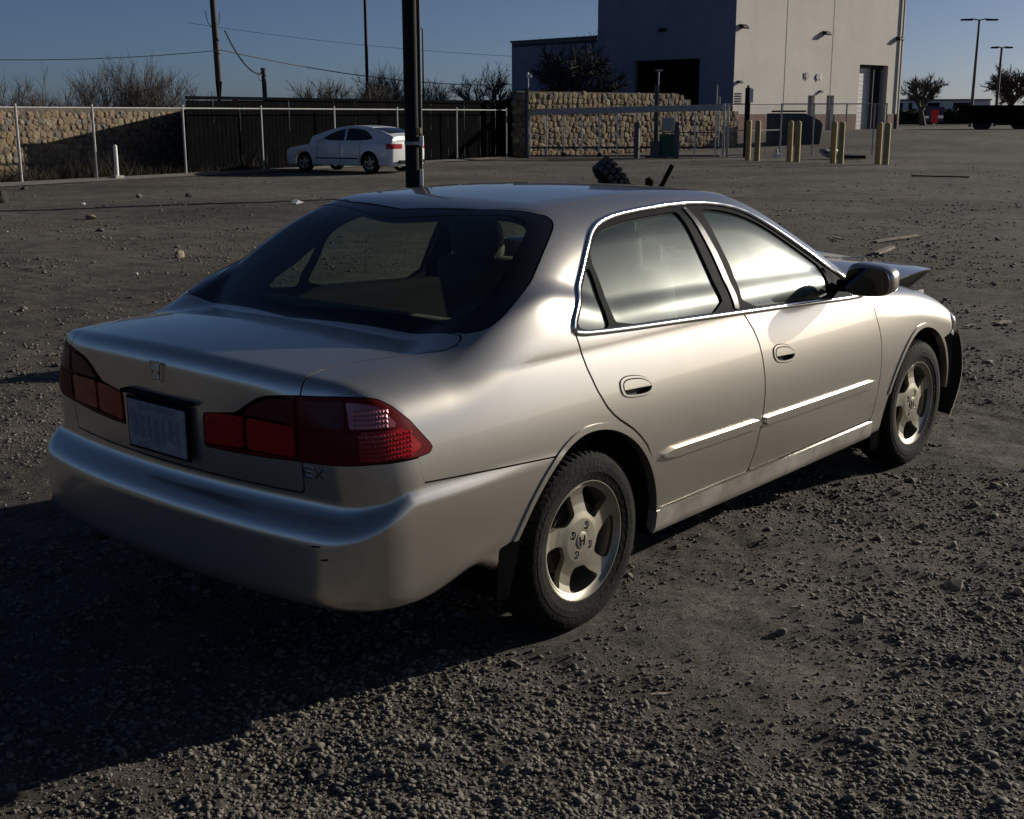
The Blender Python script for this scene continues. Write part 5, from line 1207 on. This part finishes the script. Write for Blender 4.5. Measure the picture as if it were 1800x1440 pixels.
# ------------------------------------------------------------------ white car by the fence
def side2(F): return lambda x, z: on_side(x, z, F)
W2 = 1.0
ROOF2 = Spl([-.9, -.5, 0, .5, 1.0, 1.5, 2.0, 2.6], [1.12, 1.27, 1.40, 1.455, 1.455, 1.40, 1.28, 1.1])
def whiteF(P):
    x, y, z = P[..., 0], P[..., 1], P[..., 2]; ay = np.abs(y)
    side = ay-(.895-.05*np.clip((np.abs(x-1.3)-1.5)/1.1, 0, 1)**2-.35*(z-.55)**2)
    top = z-(np.interp(x, [-1.05, -.8, 0, 1.8, 2.6, 3.3, 3.7], [.99, 1.02, 1.0, .98, .90, .80, .66])-.05*ay*ay)
    f = smax(smax(side, top, .12), np.maximum(-.98+.14*ay*ay+.12*(z-.75)**2-x, x-3.66+.3*ay*ay), .10)
    f = smax(f, .22-z, .05)
    g = smax(smax(ay-(.80-.42*(z-1.0)), z-(ROOF2(x)-.06*ay*ay), .10), np.maximum(.85-z, np.maximum(x-2.45, -.85-x)), .02)
    return smin(f, g, .06)
BW = surface_nets(whiteF, (-1.1, -.98, .15), (3.8, .98, 1.55), .045)
wc = thing('sedan', 'white four-door sedan parked facing the dark fence, partly behind the black pole', 'car', (0, 0, 0), 0)
Wp = mat('white car paint', (.74, .74, .73), .35, 0, coat=1)
def wpan(name, VT, m, **k): return link(name, panel_mesh(name, VT[0], VT[1], m, F=whiteF, **k), wc)
wdlo = chaikin([(-.15, 1.02), (.0, 1.16), (.28, 1.33), (.75, 1.375), (1.2, 1.35), (1.6, 1.22), (2.05, 1.01), (1.0, .985)], 2)
Dw = f_xz(wdlo, .3); Drw = lambda P: np.maximum.reduce([P[:, 0]-.05, -.62-P[:, 0], 1.045-P[:, 2], np.abs(P[:, 1])-.60]); Dwl = lambda P: np.maximum.reduce([-.60-P[:, 0]*0+P[:, 0]+.0, np.abs(P[:, 2]-.80)-.085, .50-np.abs(P[:, 1])+.0*P[:, 0]])
Dwa = lambda P: np.maximum(np.minimum(np.hypot(P[:, 0], P[:, 2]-.32), np.hypot(P[:, 0]-2.7, P[:, 2]-.32))-.37, .5-np.abs(P[:, 1]))
Dlamp2 = lambda P: np.maximum.reduce([P[:, 0]+.66, np.abs(P[:, 2]-.83)-.075-.05*(P[:, 0]+.9), .42-np.abs(P[:, 1])])
wpan('body', cut(BW, NOT(Dw), NOT(Drw), NOT(Dwa), NOT(Dlamp2)), Wp, flange=.03)
for s in (-1, 1):
    side = (lambda P, s=s: -s*P[:, 1]); wpan('side_window', cut(BW, Dw, side), M['frit'], off=-.01, flange=0); wpan('tail_light', cut(BW, Dlamp2, side), M['red'], off=.003, flange=.02)
wpan('rear_window', cut(BW, Drw), M['frit'], off=-.006, flange=0)
MB().box((1.3, 0, .42), (3.2, 1.5, .30)).build('underbody', M['inner'], wc)
for s in (-1, 1):
    for x in (.35, 1.15, 2.1):
        q = [(x+.25*max(0, .62-z)*(1 if x < .4 else 0), on_side(np.array([x]), np.array([z]), whiteF, s)[0], z) for z in np.linspace(.32, .97, 8)]; MB().tube(q, .008, 5).build('door_seam', M['black'], wc)
    for x in (.55, 1.30): MB().box((x, s*(abs(on_side(np.array([x]), np.array([.82]), whiteF, s)[0])+.012), .82), (.20, .03, .04), bev=.01).build('handle', Wp, wc)
    q = [(x, on_side(np.array([x]), np.array([1.36]), whiteF, s)[0]+s*.002, z) for x, z in ((1.02, 1.36), (1.0, 1.0))]; MB().tube([(1.02, on_side(np.array([1.02]), np.array([1.355]), whiteF, s)[0], 1.355), (1.0, on_side(np.array([1.0]), np.array([1.0]), whiteF, s)[0], 1.0)], .035, 8).build('pillar', Wp, wc)
    MB().box((1.95, s*.93, 1.02), (.10, .20, .13), bev=.04).build('side_mirror', Wp, wc)
    MB().tube([(.45, s*.893, .45), (2.2, s*.893, .45)], .02, 6).build('side_moulding', M['black'], wc)
MB().box((-1.0, 0, .36), (.08, 1.3, .10), bev=.03).build('bumper_lower', M['black'], wc)
MB().box((-1.005, 0, .80), (.02, .36, .17), bev=.004).build('licence_plate', M['plate'], wc)
for cx in (0, 2.7):
    for s in (-1, 1): wheel(wc, (cx, .765*s, .315), s)
wc.rotation_euler = (0, 0, R(98)); pr = at(648, 39.2, z=0); Rm = Matrix.Rotation(R(98), 3, 'Z'); wc.location = pr-Rm@Vector((0, .86, 0)); wc.location.z = .0

# ------------------------------------------------------------------ wrecked off-road quad standing beyond the sedan (its wheel and lever show over the roof)
qp = at(1090, 10.4, z=0); q3 = thing('quad_bike', 'wrecked black off-road machine beyond the sedan, its knobby tyre tipped above the roof line', 'quad bike', qp, YAW-math.pi/2)
def kpx(px, py, D=10.4):
    """local position of a photo point at the machine's depth"""
    v = at(px, D, py)-qp; v = Matrix.Rotation(-(YAW-math.pi/2), 3, 'Z')@v; return v
c_ = (kpx(1060, 288)+kpx(1092, 322))*.5; ax_ = (kpx(1107, 325)-kpx(1074, 272)).normalized()
kw = part_empty('wheel', q3, c_+Vector((0.0, .02, -.04)))
Zq = Vector((math.cos(R(38)), .25, math.sin(R(38)))).normalized()        # wheel axle direction
kw.rotation_euler = Zq.to_track_quat('Y', 'Z').to_euler()
RK = .2; kw.scale = (.78, .78, .78)
mbk = MB().lathe([(.10, -.075), (.17, -.085), (.190, -.07), (.196, -.03), (.196, .03), (.190, .07), (.17, .085), (.10, .075)], 36); mbk.build('tyre', M['rubber'], kw, True)
kb = None; M['knob'] = mat('sun-paled rubber knob', (.09, .087, .08), .8)  # sunlight on the knobs is put into this paler colour
for k in range(18):
    for row, yy in enumerate((-.062, 0, .062)):
        t = 2*math.pi*(k+.5*(row % 2))/18
        o = MB().box((0, 0, 0), (.050, .046, .040), bev=.003).build('knob', M['knob'], kw) if kb is None else copy_part(kb, kw)
        kb = kb or o; o.location = (.205*math.cos(t), yy, .205*math.sin(t)); o.rotation_euler = (0, math.pi/2-t, 0)
MB().lathe([(.0, -.04), (.085, -.05), (.10, -.075), (.10, .075), (.085, .05), (0, .04)], 24).build('rim', M['black'], kw, True)
fr = MB(); tubes = [((.0, 0, 0), (-.05, .1, .55), (-.02, .05, .95)), ((-.35, .25, .02), (-.1, .15, .6), (-.02, .05, .98)), ((.45, .2, .02), (.2, .1, .6), (.02, .05, .95)), ((-.02, .05, .95), (.0, .02, 1.12), (-.03, .0, 1.2)), ((-.4, .3, .35), (0, .1, .62), (.5, .2, .4))]
for a_, b_, d_ in tubes: fr.tube([a_, b_, d_], .024, 8)
fr.build('frame', M['black'], q3, True)
MB().box((.1, .15, .52), (.55, .35, .32), bev=.07).box((.0, .1, .78), (.30, .22, .22), bev=.05).build('engine_block', M['engine'], q3, True, 50)
lv = MB(); lv.tube([(.05, .05, .9), kpx(1163, 327), kpx(1182, 290)], .020, 8); lv.build('lever', M['black'], q3, True)
hm = MB(); a_ = kpx(1146, 330); b_ = kpx(1138, 313); hm.tube([(.02, .05, .85), a_+Vector((0, 0, -.12)), a_], .013, 6).tube([a_, (a_+b_)/2, b_], [.012, .042, .022], 10); hm.build('hand_grip', M['black'], q3, True)
MB().box((0, .1, .02), (1.1, .6, .05), bev=.02).build('skid_plate', M['black'], q3)
for (x, y) in ((-.42, .3), (.52, .25)): MB().lathe([(.08, -.09), (.2, -.1), (.24, -.06), (.24, .06), (.2, .1), (.08, .09)], 28, 'Y', (x, y, .24)).build('flat_wheel', M['rubber'], q3, True)

# ------------------------------------------------------------------ litter on the lot
def rock(name, label, px, py, w_, h, seed, m, cat='rock', flat=1):
    D = CAM[2]/(-(FW-(py-720)/FPX*UP+(px-900)/FPX*RT)[2]); v = FW-(py-720)/FPX*UP+(px-900)/FPX*RT; p = Vector(CAM+v*D); p.z = float(gz(p.x, p.y))
    bm = bmesh.new(); bmesh.ops.create_icosphere(bm, subdivisions=2, radius=1); q = random.Random(seed)
    pl = [(Vector((q.gauss(0, 1), q.gauss(0, 1), q.gauss(0, 1))).normalized(), q.uniform(.55, .9)) for _ in range(9)]
    for v_ in bm.verts:
        for nn, dd in pl:
            t = v_.co.dot(nn)-dd
            if t > 0: v_.co -= nn*t*.85
        v_.co = Vector((v_.co.x*w_/2, v_.co.y*w_/2*.75, v_.co.z*h*.6+h*.32))
    me = bpy.data.meshes.new(name); bm.to_mesh(me); bm.free(); me.materials.append(m)
    return tag(link(name, me, None, None, p, (0, 0, q.random()*6)), label, cat)
RK_ = mat('pale sandstone', (.34, .27, .18), .9, var=(.2, .15, .10), vscale=9, bump=.5, bscale=25); RKg = mat('grey rock', (.16, .15, .14), .9, var=(.09, .085, .08), vscale=8, bump=.5, bscale=20); RKd = mat('black clod', (.015, .015, .014), .95, var=(.03, .028, .025), vscale=8, bump=.5, bscale=15)
rock('rock', 'brown rock with a sunlit top, alone in the open lot left of the sedan', 316, 453, .15, .12, 1, RK_)
rock('rock', 'flat pale pinkish stone further out in the lot, left of centre', 159, 384, .24, .09, 2, RK_)
rock('rock', 'black clod cut off by the left edge of the frame', 4, 356, .34, .30, 3, RKd)
rock('rock', 'pale grey stone at the left edge near the sedan', 42, 546, .10, .06, 4, RKg)
rock('rock', 'small whitish stone in the lot above the sedan\'s trunk', 240, 483, .05, .035, 5, B['white'])
rock('rock', 'grey stone with dark shadow in the middle of the left lot', 177, 408, .15, .06, 6, RKg)
rock('rock', 'grey stone in front of the wire fence foot, below the dark wedge of shade', 332, 347, .20, .10, 7, RKg)
rock('rock', 'small pale stone nearer the path, below the first fence post', 146, 360, .10, .06, 8, B['white'])
rock('rock', 'dark flat clod on the path near the left edge', 43, 334, .26, .10, 9, RKd)
rock('rock', 'rounded grey stone on the lot, right of the flat pinkish stone', 244, 349, .18, .10, 10, RKg)
rock('rock', 'large flat grey stone in the gravel at lower right', 1372, 1112, .055, .022, 11, RKg)
rock('rock', 'pale stone at the right edge of the gravel', 1792, 1046, .06, .03, 12, RK_)
def plank(name, label, px, py, px2, py2, w_, h, m, cat='plank'):
    def gp_(x, y):
        v = FW-(y-720)/FPX*UP+(x-900)/FPX*RT; p = Vector(CAM+v*(CAM[2]/-v[2])); p.z = float(gz(p.x, p.y)); return p
    a_, b_ = gp_(px, py), gp_(px2, py2); d = b_-a_; mb = MB(); q = random.Random(px)
    n_ = 5; V = []
    for k in range(n_+1):
        c = Vector((d.length*k/n_, 0, .005*q.random())); ww = w_*(.8+.4*q.random()); V += [c+Vector((0, -ww/2, 0)), c+Vector((0, ww/2, 0)), c+Vector((0, ww/2, h)), c+Vector((0, -ww/2, h))]
    F = [(0, 1, 2, 3), (4*n_+3, 4*n_+2, 4*n_+1, 4*n_)]
    for k in range(n_):
        for j in range(4): F.append((4*k+j, 4*k+4+j, 4*k+4+(j+1) % 4, 4*k+(j+1) % 4))
    o = mb.add(V, F).build(name, m); o.location = a_+Vector((0, 0, .012)); o.rotation_euler = (0, -math.asin(max(-1, min(1, d.z/d.length))), math.atan2(d.y, d.x)); return tag(o, label, cat)
Wd = mat('weathered board', (.30, .24, .19), .9, var=(.20, .16, .12), vscale=6, bump=.3, bscale=40)
plank('plank', 'long thin board lying on the lot beyond the raised hood', 1538, 426, 1612, 417, .06, .025, Wd)
plank('plank', 'short pale board beside the long thin one', 1540, 446, 1568, 438, .085, .03, Wd)
plank('plank', 'tiny broken strip of wood left of the boards', 1466, 420, 1480, 423, .05, .02, Wd)
plank('plank', 'short flat wood chip in the gravel under the rear door', 1143, 1227, 1182, 1224, .014, .006, Wd, 'wood chip')
plank('plank', 'small pale chip in the gravel right of the rear wheel', 1388, 1079, 1412, 1078, .010, .005, Wd, 'wood chip')
plank('scrap_rod', 'bent black rod lying far out on the lot beyond the boards', 1602, 311, 1705, 314, .05, .04, B['rubber_blk'], 'rod')
def leaf(label, px, py, px2, py2, w_, m): return plank('dry_leaf', label, px, py, px2, py2, w_, .01, m, 'leaf')
Lf = mat('dry leaf', (.28, .24, .17), .9)
leaf('curled pale leaf lying right of the broken headlight', 1754, 572, 1772, 568, .06, Lf); leaf('small leaf beside the broken headlight on the gravel', 1694, 577, 1712, 575, .04, Lf)
t = thing('paper_scrap', 'white crumpled paper scrap on the lot beyond the sedan\'s rear window', 'litter', at(519, 25.4, z=0)); p = t.location; p.z = float(gz(p.x, p.y))
MB().add([(-.10, -.05, .0), (.10, -.07, .03), (.16, .05, .02), (.02, .09, .10), (-.14, .06, .05), (0, 0, .08)], [(0, 1, 5), (1, 2, 5), (2, 3, 5), (3, 4, 5), (4, 0, 5)]).build('sheet', B['white'], t)
